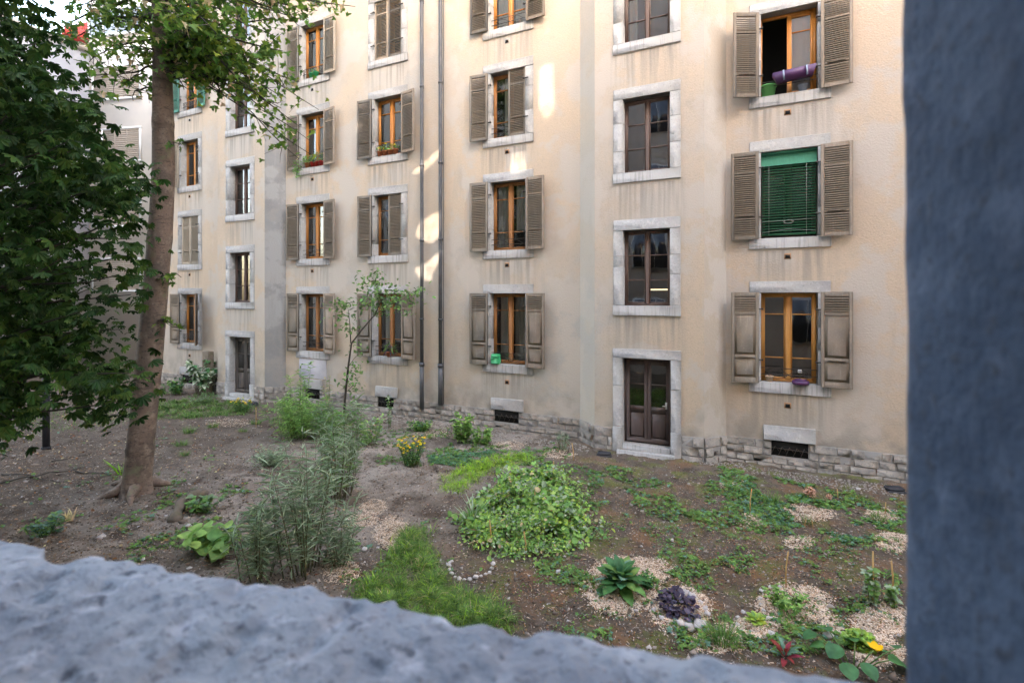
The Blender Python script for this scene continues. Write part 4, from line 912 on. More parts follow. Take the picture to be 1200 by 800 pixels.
# ================================================================ dark broad tree on the left
dbase = W(-95, 347, 6.6); dbase[2] = 0
dark = empty('horse_chestnut_tree', tuple(dbase), label='dark green tree with large fan shaped leaves filling the left edge', cat='tree')
tk = MB(); P = polyline(dbase+np.array([0, 0, -.05]), dbase+np.array([.1, .2, 7.5]), 14, .04); tk.tube(P, np.linspace(.24, .06, 14), 14)
part(tk, 'trunk', M['bark_dark'], dark, smooth=True)
lim2 = MB(); cr2 = MB()
def boundx(y):
    return np.interp(y, [-100, 0, 40, 90, 100, 140, 170, 200, 250, 320, 370, 420, 460, 500, 515], [70, 62, 70, 90, 92, 105, 122, 165, 171, 171, 167, 154, 158, 145, 20])
def ok(x, y):
    if x > boundx(y): return False
    if y > 430 and 45 < x < 78 and y > 440: return False
    if y > 500 and x > 40: return False
    if y > 455 and x > 78 and y > 455+ (x-80)*.5 + 8 and x < 120: return False
    return True
n_l = 0; clumps = []
while len(clumps) < 540:
    x, y = rr(-60, 185), rr(-70, 512)
    if not ok(x+14, y+6) or not ok(x, y+14): continue
    if x > 85 and 240 < y < 420 and rng.random() < .7: continue
    if y < 110 and x > 30 and rng.random() < .6: continue
    clumps.append((x, y, rr(5.2, 8.4)))
# bottom right lobe and outer sprays
for x, y in ((110, 470), (125, 480), (140, 470), (150, 455), (120, 455), (95, 455), (140, 440), (148, 435), (152, 300), (156, 250), (150, 215), (142, 205), (154, 345), (15, 490), (25, 470), (10, 455), (30, 440), (100, 120), (80, 100)): clumps.append((x, y, rr(5.6, 7.2)))
for (x, y, z) in clumps:
    c = W(x, y, z); s_ = dbase+np.array([.05, .1, max(.8, min(6.5, c[2]-rr(.2, 1.2)))])
    if rng.random() < .35: lim2.tube(polyline(s_, c, 7, .06, .12), np.linspace(.03, .006, 7), 5)
    n = rng.integers(11, 19); sp = .19
    pos = c+rng.normal(0, sp, (n, 3))*np.array([1, 1, .7]); yaw = rr(0, 6.28, n)
    cr2.scatter(PALM, pos, basis(yaw, rng.normal(-.45, .35, n), rng.normal(0, .35, n)), rr(.065, .145, n), rng.choice([0, 1, 2], n, p=[.38, .40, .22]))
part(lim2, 'limbs', M['bark_dark'], dark, smooth=True)
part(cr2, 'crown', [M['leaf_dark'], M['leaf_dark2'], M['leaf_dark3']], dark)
c = G(54, 525); b = MB(); b.tube([(0, 0, -.1), (0, 0, 2.2)], .07, 10); b.tube([(0, 0, 2.2), (0, 0, 2.24)], .085, 10); b.tube([(0, 0, -.02), (0, 0, .06)], .09, 10)
o = b.build('metal_post', M['blackbox'], label='thin dark upright post under the dark leafy tree', cat='post'); o.location = c
# ================================================================ garden plants
def stems_plant(name, label, cat, c, h, rad, n_st, tpl, size, mats, per=26, lean=.25, stem='stem', group=None, start=.15, pitch=.3, probs=None, flowers=None, top=False):
    e = empty(name, tuple(c), label=label, cat=cat, group=group); sm = MB(); lf = MB(); fl = MB()
    for i in range(n_st):
        an = rr(0, 6.28); b0 = np.array([math.cos(an), math.sin(an), 0])*rad*rr(0, .45)
        hh = h*rr(.6, 1.05); tip = b0+np.array([math.cos(an)*lean*hh*rr(.2, 1.2), math.sin(an)*lean*hh*rr(.2, 1.2), hh])
        P = polyline(b0+np.array([0, 0, -.03]), tip, 7, .012*h); sm.tube(P, np.linspace(.004+h*.004, .002, 7), 4)
        n = int(per*hh/h); t = rr(start, 1, n) if not top else start+(1-start)*np.sqrt(rng.random(n)); t = np.append(t, np.full(3, 1.0)); n += 3
        ii = np.clip((t*6).astype(int), 0, 5); fr = (t*6-ii)[:, None]; pos = P[ii]*(1-fr)+P[ii+1]*fr
        yaw = rr(0, 6.28, n); lf.scatter(tpl, pos, basis(yaw, rng.normal(pitch, .35, n), rng.normal(0, .3, n)), rr(size*.6, size*1.2, n), rng.choice(len(mats), n, p=probs))
        if flowers: fl.scatter(DAISY, tip[None]+np.array([[0, 0, .01]]), basis(rr(0, 6, 1), rr(-.3, .8, 1), 0*rr(0, 1, 1)), rr(.028, .042, 1), [rng.integers(0, 2)])
    sm.build('stems', M[stem], e); lf.build('foliage', [M[q] for q in mats], e)
    if flowers: fl.build('flowers', [M[q] for q in flowers], e)
    return e
def tuft(name, label, cat, c, n, h, rad, mats, wid=1.0, tpl=BLADE, spread=.5, group=None, kind=None):
    b = MB(); an = rr(0, 6.28, n); r_ = rad*np.sqrt(rng.random(n)); pos = np.column_stack([r_*np.cos(an), r_*np.sin(an), np.full(n, -.01)])
    yaw = an-math.pi/2+rng.normal(0, .6, n); pit = math.pi/2-np.abs(rng.normal(spread*.7, spread*.5, n)); s_ = rr(h*.6, h*1.15, n)
    b.scatter(tpl, pos, basis(yaw, pit, rng.normal(0, .5, n)), np.column_stack([s_*wid, s_, s_]), rng.choice(len(mats), n))
    o = b.build(name, [M[q] for q in mats], label=label, cat=cat, group=group, kind=kind); o.location = c; return o
def clump(name, label, cat, c, rad, n, tpl, size, mats, group=None, droop=.2, stem=True, probs=None):
    b = MB(); d = rng.normal(size=(n, 3)); d[:, 2] = np.abs(d[:, 2]); d /= np.linalg.norm(d, axis=1)[:, None]; t = rng.random(n)**.4
    pos = d*np.array(rad)*t[:, None]; yaw = np.arctan2(-d[:, 0], d[:, 1])+rng.normal(0, .5, n)
    b.scatter(tpl, pos, basis(yaw, rng.normal(.25+d[:, 2]*.4-droop, .35, n), rng.normal(0, .3, n)), rr(size*.6, size*1.2, n), rng.choice(len(mats), n, p=probs))
    if stem:
        for i in range(min(26, n//4)): b.tube([(0, 0, -.02), pos[i]*.6+np.array([0, 0, .01]), pos[i]], [.005, .004, .003], 4, len(mats))
    o = b.build(name, [M[q] for q in mats]+[M['stem_green']], label=label, cat=cat, group=group); o.location = c; return o
# young tree
c = G(403, 500); sap = empty('young_tree', tuple(c), label='slim young tree with small leaves and a forked leaning stem in front of the wall', cat='tree')
Zs = 3.6*F/(500-347); sm = MB(); lf = MB()
def sp(x, y, dz=0): return W(x, y, Zs+dz)
trk = [sp(403, 505), sp(404, 470), sp(408, 430), sp(412, 402), sp(425, 385), sp(440, 368), sp(446, 352)]
for bb, r0, r1 in ((trk, .035, .012), ([sp(411, 402), sp(410, 380), sp(408, 362)], .016, .006), ([sp(440, 368), sp(455, 358), sp(480, 347, -.2)], .012, .005), ([sp(446, 352), sp(442, 335), sp(436, 325)], .01, .004), ([sp(444, 360, .1), sp(450, 345), sp(440, 335, .3)], .01, .004), ([sp(408, 430), sp(415, 420, -.2), sp(420, 415, -.3)], .008, .004), ([sp(405, 460), sp(415, 450, -.2)], .008, .004)):
    sm.tube(bb, np.linspace(r0, r1, len(bb)), 6)
for (x, y, n, s_) in ((446, 345, 110, .28), (436, 330, 70, .22), (462, 348, 80, .22), (482, 345, 60, .2), (428, 352, 60, .2), (447, 365, 60, .2), (405, 358, 50, .16), (402, 372, 50, .18), (412, 385, 30, .16), (420, 410, 36, .16), (417, 430, 36, .16), (408, 447, 30, .16), (415, 455, 30, .14), (398, 358, 30, .14), (493, 338, 20, .12), (442, 320, 20, .1), (475, 365, 20, .14)):
    cc = sp(x, y, rr(-.3, .3)); pos = cc+rng.normal(0, s_, (n, 3))*np.array([1, 1, .75]); lf.scatter(OVATE, pos, basis(rr(0, 6.28, n), rng.normal(-.3, .5, n), rng.normal(0, .5, n)), rr(.08, .14, n), rng.choice([0, 1], n))
part(sm, 'trunk', M['bark_dark'], sap, smooth=True); part(lf, 'crown', [M['leaf_sapling'], M['leaf_mid']], sap)
GM = ['leaf_grey', 'leaf_grey2']
stems_plant('willow_shrub', 'tall grey green shrub with narrow leaves just above the stone sill left of centre', 'shrub', G(358, 672), 1.62, .62, 24, NARROW, .20, GM, 50, .24)
stems_plant('willow_shrub', 'grey green narrow leaved shrub standing left of the tallest one, beside the broad leaf plant', 'shrub', G(302, 682), 1.05, .42, 15, NARROW, .19, GM, 56, .28)
stems_plant('willow_shrub', 'bushy silvery shrub behind the tallest narrow leaved one, below the young tree', 'shrub', G(395, 582), 1.75, .6, 20, NARROW, .22, GM+['leaf_mid'], 60, .25)
stems_plant('willow_shrub', 'small grey green shrub at the right foot of the tallest narrow leaved one', 'shrub', G(398, 660), .8, .32, 12, NARROW, .17, GM, 44, .35)
stems_plant('silver_bush', 'low rounded pale silvery bush on bare soil, left of the narrow leaved shrubs', 'bush', G(318, 545), .35, .5, 34, LANCE, .10, GM, 22, .9)
stems_plant('tall_herb', 'tall feathery bright green plant in front of the wall panel beside the stair tower', 'plant', G(347, 500), 1.7, .45, 9, LANCE, .18, ['leaf_mid', 'leaf_bright'], 50, .12, 'stem_green')
stems_plant('fennel', 'wide mound of fresh feathery green foliage at the foot of the tall herb', 'plant', G(350, 514), .95, .85, 44, NARROW, .2, ['leaf_bright', 'leaf_mid'], 40, .45, 'stem_green')
stems_plant('fennel', 'feathery green foliage mound just right of the wider mound, under the young tree', 'plant', G(387, 514), .8, .6, 28, NARROW, .2, ['leaf_mid', 'leaf_grey2'], 34, .4, 'stem_green')
stems_plant('reed_plant', 'thin dry upright stems by the wall between the tall herb and the young tree', 'plant', G(383, 486), 1.2, .18, 8, LANCE, .14, ['grass_dry', 'leaf_mid'], 18, .08)
stems_plant('leafy_shrub', 'pale green leafy shrub right of the young tree, near the wall', 'shrub', G(432, 520), .7, .4, 16, OVATE, .09, ['leaf_bright', 'leaf_grey'], 36, .3, 'stem_green')
stems_plant('hollyhock', 'lone thin stalk with a few leaves in front of the second basement vent', 'plant', G(456, 500), 1.0, .1, 3, OVATE, .09, ['leaf_grey', 'weed'], 30, .1, 'stem_green')
stems_plant('tomato_plant', 'bright green leafy bush against the stone base left of the barred vent', 'shrub', G(542, 517), .72, .35, 14, OVATE, .11, ['leaf_bright', 'leaf_mid'], 40, .25, 'stem_green')
stems_plant('tomato_plant', 'lower bright green bush joined to the right of the bush by the wall', 'shrub', G(566, 519), .42, .35, 12, OVATE, .10, ['leaf_bright', 'leaf_mid'], 26, .5, 'stem_green')
stems_plant('low_bush', 'small round green bush near the wall below the downpipes', 'bush', G(493, 503), .28, .4, 18, OVATE, .08, ['leaf_bright', 'leaf_deep'], 24, .8, 'stem_green')
stems_plant('grey_herb', 'wispy grey herb on pale chips at the corner left of the brown door', 'plant', G(660, 528), .42, .22, 12, LANCE, .07, GM, 26, .3)
stems_plant('marigold_plant', 'bushy plant covered in yellow orange flowers in the middle of the garden', 'flowers', G(482, 546), .52, .32, 46, OVATE, .05, ['leaf_mid', 'leaf_deep'], 20, .45, 'stem_green', flowers=['yellow', 'yellow_bright'])
stems_plant('marigold_plant', 'distant clump of small yellow flowers beside the far door', 'flowers', G(284, 482), .42, .35, 34, OVATE, .05, ['leaf_mid', 'leaf_deep'], 16, .5, 'stem_green', flowers=['yellow', 'yellow_bright'])
c = G(236, 462); b = stems_plant('variegated_shrub', 'light leaved shrub against the far wall left of the grey door', 'shrub', c, 1.35, .7, 14, OVATE, .2, ['leaf_white', 'leaf_deep', 'leaf_grey2'], 34, .38, top=True, start=.4, pitch=-.2)
stems_plant('low_shrub', 'dark low shrub at the foot of the light leaved shrub', 'shrub', G(240, 474), .35, .6, 20, LANCE, .12, ['leaf_grey2', 'leaf_mid'], 20, .7)
stems_plant('low_shrub', 'green shrub at the base of the far wall right of the big trunk', 'shrub', G(205, 462), .55, .5, 16, OVATE, .12, ['leaf_mid', 'leaf_deep'], 26, .5)
# tool box / wooden post at the far wall
c = np.array([-17.75, 11.55, 0]); b = MB(); b.box(-.35, .0, -.12, .1, 0, 1.55, 0, .01); b.box(-.62, -.355, -.2, .05, 0, .5, 0, .01); o = b.build('wooden_cabinet', M['driftwood'], label='weathered brown wooden cabinet standing at the far wall by the tower', cat='cabinet'); o.location = c
# broad leaf plant
def broad(name, label, cat, c, n, size, mats, tpl=BIG, h=.1, spread=.9, lay=1.0, pitch0=.35, wid=1.0):
    b = MB(); an = np.arange(n)*2.399; t = (np.arange(n)+.5)/n; pos = np.column_stack([np.cos(an)*.02, np.sin(an)*.02, h*(1-t)])
    s_ = size*(.55+.5*t)*rr(.85, 1.15, n); yaw = an-math.pi/2
    b.scatter(tpl, pos, basis(yaw, pitch0+(1-t)*spread+rng.normal(0, .12, n), rng.normal(0, .2, n)), np.column_stack([s_*wid, s_, s_]), rng.choice(len(mats), n))
    o = b.build(name, [M[q] for q in mats], smooth=True, label=label, cat=cat); o.location = c; return o
broad('comfrey_plant', 'large glossy dark green rosette on wood chips left of the purple plant', 'plant', G(728, 690)+np.array([0, 0, .03]), 34, .33, ['leaf_deep', 'leaf_deep', 'leaf_blue', 'leaf_mid'], h=.16, wid=1.15)
stems_plant('mint_plant', 'small fine leaved green plant tucked against the glossy rosette', 'plant', G(757, 685), .16, .16, 18, OVATE, .035, ['leaf_deep', 'leaf_mid'], 22, .5, 'stem_green')
clump('heuchera_plant', 'rounded clump of blackish purple leaves ringed by stones', 'plant', G(793, 714), (.22, .22, .17), 190, ROUND, .065, ['leaf_purple', 'leaf_purple2'], droop=.35)
stems_plant('squash_seedling', 'broad pale green leaves spreading beside the narrow leaved shrubs at left', 'plant', G(243, 652), .30, .45, 16, ROUND, .17, ['leaf_mid', 'leaf_bright'], 5, .9, 'stem_green', start=.6, pitch=-.1)
stems_plant('weed_plant', 'green nettle like weed at the lower left above the sill', 'plant', G(52, 622), .26, .3, 16, OVATE, .08, ['leaf_mid', 'leaf_blue'], 16, .6, 'stem_green')
stems_plant('strawberry_plant', 'low green plant behind the driftwood, left of the silvery shrubs', 'plant', G(238, 598), .20, .35, 22, ROUND, .09, ['leaf_mid', 'leaf_grey2'], 8, .9, 'stem_green')
tuft('iris_plant', 'tall sword leaved iris standing in the vegetable bed edge', 'plant', G(553, 612), 30, .50, .06, ['leaf_grey', 'leaf_mid'], 1.3, BLADE, .3)
tuft('dry_plant', 'withered straw coloured plant with curled blades at lower left', 'plant', G(82, 605), 16, .30, .05, ['grass_dry'], 1.3, BLADE_BEND, .6)
tuft('day_lily', 'upright green blades growing behind the base of the big trunk', 'plant', G(146, 553), 26, .42, .08, ['grass_mid', 'grass_bright'], 1.2, BLADE, .3)
tuft('chives_plant', 'fine grassy tuft on wood chips just above the sill, right of centre', 'plant', G(847, 755), 170, .30, .08, ['grass_dark', 'leaf_mid'], .35, BLADE, .5)
for x, y, nm in ((387, 0, 0),): pass
for (x, y, lab, s_) in ((814, 606, 'small dark green grass tuft alone on bare soil right of the vegetable bed', .13), (1028, 606, 'dark spiky tuft beside a short stick near the right wall corner', .16), (222, 507, 'dark grassy tuft nearest the lawn left of the far door', .22),
                      (213, 522, 'dark grassy tuft on bare soil, closest to the big trunk', .2), (250, 500, 'dark grassy tuft below the far lawn', .2), (300, 497, 'grassy tuft on soil left of the feathery mound', .2), (285, 504, 'tiny grassy tuft between two others on soil', .16), (216, 534, 'flat weedy tuft right of the big trunk', .14),
                      (905, 588, 'grassy tuft with orange stick near the right basement vent', .2), (945, 610, 'grassy tuft beside two short sticks on wood chips', .14)):
    tuft('grass_tuft', lab, 'grass tuft', G(x, y), 110, s_, s_*.55, ['grass_dark', 'grass_mid'], .7, BLADE, .6, group='grass tufts on the bare soil')
# right hand beds
stems_plant('celery_plant', 'leafy green plant on a stone edged chip mound with one tall stake', 'plant', G(922, 715), .20, .22, 26, OVATE, .055, ['leaf_bright', 'leaf_mid'], 16, .8, 'stem_green')
broad('lettuce_plant', 'small bright lettuce in a little stone ring', 'plant', G(886, 729)+np.array([0, 0, .02]), 18, .10, ['leaf_bright', 'leaf_lime'], h=.06, wid=1.8)
clump('lettuce_plant', 'frilly lime green lettuce clump above the yellow flower', 'plant', G(1008, 757), (.15, .14, .12), 330, ROUND, .045, ['leaf_lime', 'leaf_bright'], droop=.1)
broad('cordyline_plant', 'small dark red spiky plant just above the sill at right', 'plant', G(920, 772)+np.array([0, 0, .02]), 16, .17, ['leaf_red', 'leaf_blue', 'leaf_red'], h=.08, wid=.7, pitch0=.6)
stems_plant('tomato_seedling', 'staked plant with tiers of pale leaves near the right edge', 'plant', G(1022, 712), .42, .12, 4, OVATE, .085, ['leaf_grey', 'leaf_mid'], 34, .12, 'stem_green', pitch=-.1)
stems_plant('tomato_seedling', 'shorter leafy plant by the rightmost stake', 'plant', G(1046, 712), .28, .12, 4, OVATE, .075, ['leaf_grey', 'leaf_mid'], 26, .2, 'stem_green', pitch=-.1)
# squash with yellow flower
sq = empty('squash_plant', tuple(G(1000, 790)), label='sprawling squash with big dark lobed leaves and a yellow flower', cat='plant')
SQL = bigleaf(.5, .25, 6, .25, .03); lf = MB(); st = MB(); b0 = G(1000, 790)
for (x, y, s_, yw) in ((958, 760, .13, 1.9), (972, 752, .13, .4), (985, 775, .15, 2.4), (1002, 768, .13, .3), (990, 790, .14, 3.4), (1026, 772, .16, -.6), (1042, 788, .17, -1.2), (1010, 790, .14, -2.5), (966, 772, .12, 1.2), (1050, 775, .13, .1)):
    p = G(x, y)+np.array([0, 0, rr(.09, .15)])-b0; lf.scatter(SQL, p[None]-np.array([[0, 0, .0]]), basis(np.array([yw]), -.15, rr(-.2, .2)), np.array([s_*1.15]), 0); st.tube([p*.3+np.array([0, 0, 0]), p*.7+np.array([0, 0, .02]), p], [.007, .006, .005], 5)
lf.build('foliage', [M['leaf_deep']], sq, smooth=True); st.build('stems', M['stem_green'], sq)
fl = MB(); p = G(1026, 786)+np.array([0, 0, .17])-b0; a_ = np.arange(5)*2*math.pi/5
fl.scatter(bigleaf(.38, -.35, 4, .4, .02), np.repeat(p[None], 5, 0), basis(a_, .35, 0), np.full(5, .085), 0); fl.build('flower', M['yellow'], sq, smooth=True)
# stakes
for i, (x, y, h, lab) in enumerate(((921, 690, .46, 'bamboo stake in the stone edged chip mound with the leafy plant'), (1023, 712, .62, 'bamboo stake carrying the pale tiered plant'), (1046, 700, .42, 'slanted bamboo stake farthest right'), (879, 600, .42, 'orange bamboo stake near the right basement vent'),
        (943, 615, .14, 'short stick left of its twin on the small chip patch'), (953, 616, .14, 'short stick right of its twin on the small chip patch'), (1037, 600, .22, 'short pale stick next to the spiky tuft near the wall'), (300, 500, .55, 'thin pale stake with a white leaf top left of the feathery mound'), (340, 512, .5, 'thin stake in front of the feathery mound'),
        (672, 540, .38, 'orange stick leaning at the back corner of the vegetable bed'), (648, 565, .40, 'thin stick among the vegetables at the back'), (575, 640, .40, 'yellowish stick at the near left of the vegetable bed'), (616, 650, .36, 'thin stick at the near edge of the vegetable bed'), (627, 600, .40, 'stick in the middle of the vegetable bed'), (982, 583, .2, 'small pale stick beside the faded flower head'))):
    b = MB(); b.tube([(0, 0, -.05), (rr(-.01, .01), 0, h*.5), (rr(-.03, .03), rr(-.02, .02), h)], .009 if h > .3 else .006, 6); o = b.build('garden_stake', M['bamboo'], label=lab, cat='stake', group='garden stakes'); o.location = G(x, y)
# faded flower heads, dark ground boxes
for x, y, r_, lab in ((949, 582, .09, 'faded pinkish brown flower head near the right part of the wall'), (972, 585, .045, 'small rusty flower head right of the bigger one')):
    b = MB(); leaf_ball(b, (0, 0, r_), (r_, r_, r_), 120, ROUND, r_*.4, [0]); b.tube([(0, 0, -.02), (0, 0, r_)], .005, 5, 1); o = b.build('dried_flower', [M['hydrangea'], M['stem']], label=lab, cat='flower head'); o.location = G(x, y)+np.array([0, 0, .04])
for x, y, lab in ((708, 534, 'black rounded ground box at the tower corner left of the brown door'), (1048, 574, 'black rounded ground box by the wall at the right'), (297, 474, 'dark ground box by the far door')):
    b = MB(); b.box(-.17, .17, -.10, .10, 0, .055, 0, .02); b.box(-.15, .15, -.085, .085, .05, .11, 0, .04); o = b.build('ground_box', M['blackbox'], label=lab, cat='box', group='black boxes along the wall'); o.location = G(x, y); o.rotation_euler = (0, 0, rr(-.2, .3))
# driftwood log
b = MB(); p0, p1, p2 = G(203, 612), G(214, 592), G(240, 580); P = np.array([p0, p0*.5+p1*.5+np.array([0, 0, .05]), p1+np.array([0, 0, .08]), p1*.5+p2*.5+np.array([0, 0, .1]), p2+np.array([0, 0, .04])]); P = dense(P, np.ones(5), 15)[0]
b.tube(P+rng.normal(0, .012, P.shape), .085+.02*np.sin(np.arange(15)*1.3), 12); b.tube([P[9], P[9]+np.array([.12, -.1, .12])], [.04, .02], 8)
b.build('log', M['driftwood'], smooth=True, loc=P[7], label='mossy old log lying right of the big tree trunk', cat='log')
for (x0, y0, x1, y1, r_, lab) in ((88, 552, 130, 556, .012, 'curved dead twig on the soil left of the big trunk'), (0, 568, 95, 548, .016, 'long dark stick lying on the soil at far left'), (2, 556, 70, 566, .012, 'dark stick crossing the soil under the dark tree'), (60, 540, 105, 532, .012, 'thin stick behind the others under the dark tree'), (415, 560, 425, 540, .008, 'thin dry twig between the shrubs and the yellow flowers')):
    a0, a1 = G(x0, y0), G(x1, y1); P = polyline(a0, a1, 9, .03, .03); P[:, 2] = hgt(P[:, 0], P[:, 1])+r_*1.2+.02*np.sin(np.linspace(0, 3.1, 9)); b = MB(); b.tube(P, np.linspace(r_, r_*.4, 9), 6); b.build('twig', M['bark_dark'], smooth=True, loc=P[0], label=lab, cat='stick', group='fallen sticks under the trees')
# stones: rings
def stone(c, r_, m, lab, grp, cat='stone', flat=.7):
    b = MB(); b.scatter(ROCK2, np.zeros((1, 3)), basis(rr(0, 6, 1), rr(-.3, .3, 1), rr(-.3, .3, 1)), np.array([[r_*rr(.9, 1.3), r_*rr(.8, 1.1), r_*flat]]), 0)
    o = b.build('stone', M[m], smooth=True, label=lab, cat=cat, group=grp); o.location = np.asarray(c)+np.array([0, 0, r_*.3]); return o
for k in range(15):
    a_ = math.radians(150+k*205/14); x = 552+26*math.cos(a_); y = 661-14*math.sin(a_); stone(G(x, y), rr(.022, .036), 'pebble_white', 'white pebble in the curved row edging the small bare bed', 'white pebbles edging the small bed')
for x, y, r_ in ((788, 690, .035), (797, 689, .03), (804, 694, .05), (812, 698, .045), (821, 704, .035), (826, 712, .04), (829, 719, .04), (821, 733, .075), (808, 737, .055), (798, 733, .05), (766, 716, .035), (776, 725, .035)): stone(G(x, y), r_, 'pebble', 'largest grey stone at the front of the ring round the purple plant' if r_ > .07 else 'grey stone in the ring round the purple plant', 'stones round the purple plant')
for x, y, r_ in ((893, 692, .03), (891, 699, .03), (892, 707, .025), (895, 714, .025), (903, 690, .025), (914, 689, .025), (900, 722, .02)): stone(G(x, y), r_, 'pebble_white', 'pale stone along the chip mound under the tall stake', 'pale stones by the tall stake')
for x, y, r_ in ((871, 712, .028), (865, 722, .032), (865, 731, .03), (902, 726, .04), (904, 742, .038), (876, 715, .02)): stone(G(x, y), r_, 'pebble_white', 'pale stone in the ring round the small lettuce', 'stones round the small lettuce')
for x, y, r_, lab in ((221, 617, .045, 'white stone beside the mossy log'), (427, 640, .05, 'pale yellow stone on dark soil left of the dark grass'), (222, 666, .03, 'white pebble just above the sill at left'), (971, 748, .05, 'grey stone left of the lime lettuce'), (752, 640, .018, 'tiny white pebble above the chip mound')): stone(G(x, y), r_, 'pebble_white', lab, None)
# --- stuff: grass, weeds, chips, crumbs
def poly_sample(poly, n, gap=0):
    poly = np.array(poly, float); x0, y0 = poly.min(0); x1, y1 = poly.max(0); out = []
    while len(out) < n:
        k = n*3; xs = rr(x0, x1, k); ys = 347+1/(1/(y0-347)+(1/(y1-347)-1/(y0-347))*rng.random(k)) ; ins = np.zeros(k, bool); j = len(poly)-1
        for i in range(len(poly)):
            xi, yi = poly[i]; xj, yj = poly[j]; c = ((yi > ys) != (yj > ys)) & (xs < (xj-xi)*(ys-yi)/(yj-yi+1e-9)+xi); ins ^= c; j = i
        out += list(zip(xs[ins], ys[ins]))
    P = np.array(out[:n]); return P[:, 0], P[:, 1]
def Gv(x, y):
    Z = ZC*F/(y-347); a = RT[None]*((x-600)/F*Z)[:, None]+FW[None]*Z[:, None]; return np.column_stack([a, hgt(a[:, 0], a[:, 1])])
def grass(name, label, poly, n, h, mats, wid=.9, probs=None, ragged=.06, tag_cat='grass'):
    x, y = poly_sample(poly, n); P = Gv(x, y); P[:, :2] += rng.normal(0, ragged, (n, 2)); P[:, 2] = hgt(P[:, 0], P[:, 1])-.005
    m = vnoise(P[:, 0]*5, P[:, 1]*5, 21); keep = m+rng.random(n)*.5 > .45; P = P[keep]; n = len(P); s_ = h*rr(.5, 1.2, n)*(.35+1.2*vnoise(P[:, 0]*6, P[:, 1]*6, 22))
    b = MB(); b.scatter(BLADE_BEND, P, basis(rr(0, 6.28, n), math.pi/2-np.abs(rng.normal(.35, .35, n)), rr(-.5, .5, n)), np.column_stack([s_*wid, s_, s_]), rng.choice(len(mats), n, p=probs))
    return b.build(name, [M[q] for q in mats], label=label, cat=tag_cat, kind='stuff')
grass('lawn_strip', 'dark green grass strip sweeping down to the sill in the centre', [(482, 618), (494, 618), (498, 645), (506, 670), (530, 690), (585, 712), (598, 735), (540, 735), (470, 718), (422, 704), (432, 686), (453, 668), (464, 645)], 21000, .15, ['grass_dark', 'grass_mid', 'grass_bright', 'grass_dry'], .65, [.42, .42, .12, .04], .09)
grass('bright_grass', 'bright lime grass arc in the middle of the garden', [(522, 562), (545, 545), (580, 535), (622, 533), (622, 545), (590, 549), (560, 560), (545, 577), (520, 578)], 5000, .15, ['grass_bright', 'grass_mid', 'leaf_lime'], .7, [.5, .25, .25], .07)
grass('far_lawn', 'green lawn at the foot of the far facade', [(170, 470), (270, 470), (300, 474), (290, 484), (230, 490), (160, 492)], 7000, .16, ['grass_dark', 'grass_mid'], 1.3, None, .1)
grass('shade_grass', 'sparse grass on the shaded soil at the left', [(0, 480), (150, 485), (140, 500), (60, 505), (0, 500)], 1500, .12, ['grass_dark', 'grass_mid'], 1.3, None, .2)
def weeds(name, label, polys, mats, probs=None, size=.05):
    b = MB(); sz0 = size
    for ip, (poly, n, thr) in enumerate(polys):
        size = sz0*(.6 if ip == 0 else 1)
        x, y = poly_sample(poly, n); P = Gv(x, y); m = vnoise(P[:, 0]*2.2, P[:, 1]*2.2, 31)*.6+vnoise(P[:, 0]*6, P[:, 1]*6, 32)*.4; P = P[m > thr]; n = len(P)
        for k in range(3):
            Q = P+rng.normal(0, .022, P.shape)*np.array([1, 1, .2]); Q[:, 2] = hgt(Q[:, 0], Q[:, 1])+.01+np.abs(rng.normal(0, .012, n))
            b.scatter(STAR if k == 0 else OVATE, Q, basis(rr(0, 6.28, n), rng.normal(.25, .25, n), rng.normal(0, .3, n)), rr(size*.45, size, n), rng.choice(len(mats), n, p=probs))
    return b.build(name, [M[q] for q in mats], label=label, cat='weeds', kind='stuff')
weeds('weeds', 'scattered low green weeds on the brown soil', [
    ([(640, 540), (1058, 590), (1058, 780), (560, 740), (640, 660)], 6500, .50), ([(690, 545), (1058, 590), (1058, 640), (880, 620), (690, 600)], 3000, .52), ([(840, 545), (1058, 585), (1058, 605), (850, 580)], 1700, .44), ([(640, 640), (1058, 660), (1058, 780), (600, 740)], 3200, .60),
    ([(500, 520), (700, 520), (700, 550), (520, 545)], 1500, .5), ([(400, 590), (560, 600), (560, 660), (400, 690)], 700, .66), ([(130, 560), (330, 570), (330, 640), (150, 660)], 1300, .56), ([(0, 500), (200, 500), (330, 560), (300, 620), (0, 620)], 900, .66), ([(440, 500), (560, 500), (560, 545), (440, 545)], 900, .5)],
    ['weed', 'weed2', 'moss', 'leaf_blue'], [.4, .28, .17, .15])
weeds('creeping_cover', 'bluish green creeping ground cover between the yellow flowers and bright grass', [([(500, 533), (560, 528), (585, 528), (560, 545), (505, 545)], 1800, .2), ([(860, 560), (1000, 590), (1058, 610), (1000, 640), (870, 600)], 1300, .48)], ['leaf_blue', 'leaf_deep', 'weed'], None, .05)
b = MB()   # moss and rusty litter
x, y = poly_sample([(640, 560), (1058, 600), (1058, 770), (700, 720), (560, 700), (620, 640)], 9000); P = Gv(x, y); m = vnoise(P[:, 0]*1.8, P[:, 1]*1.8, 41); P = P[m > .45]; P[:, 2] += .006
b.scatter(OVATE, P, basis(rr(0, 6.28, len(P)), rng.normal(.1, .4, len(P)), rng.normal(0, .5, len(P))), rr(.012, .03, len(P)), rng.choice(3, len(P)))
b.build('leaf_litter', [M['moss'], M['leaf_rust'], M['chip3']], label='rusty and mossy litter on the soil at right', cat='litter', kind='stuff')
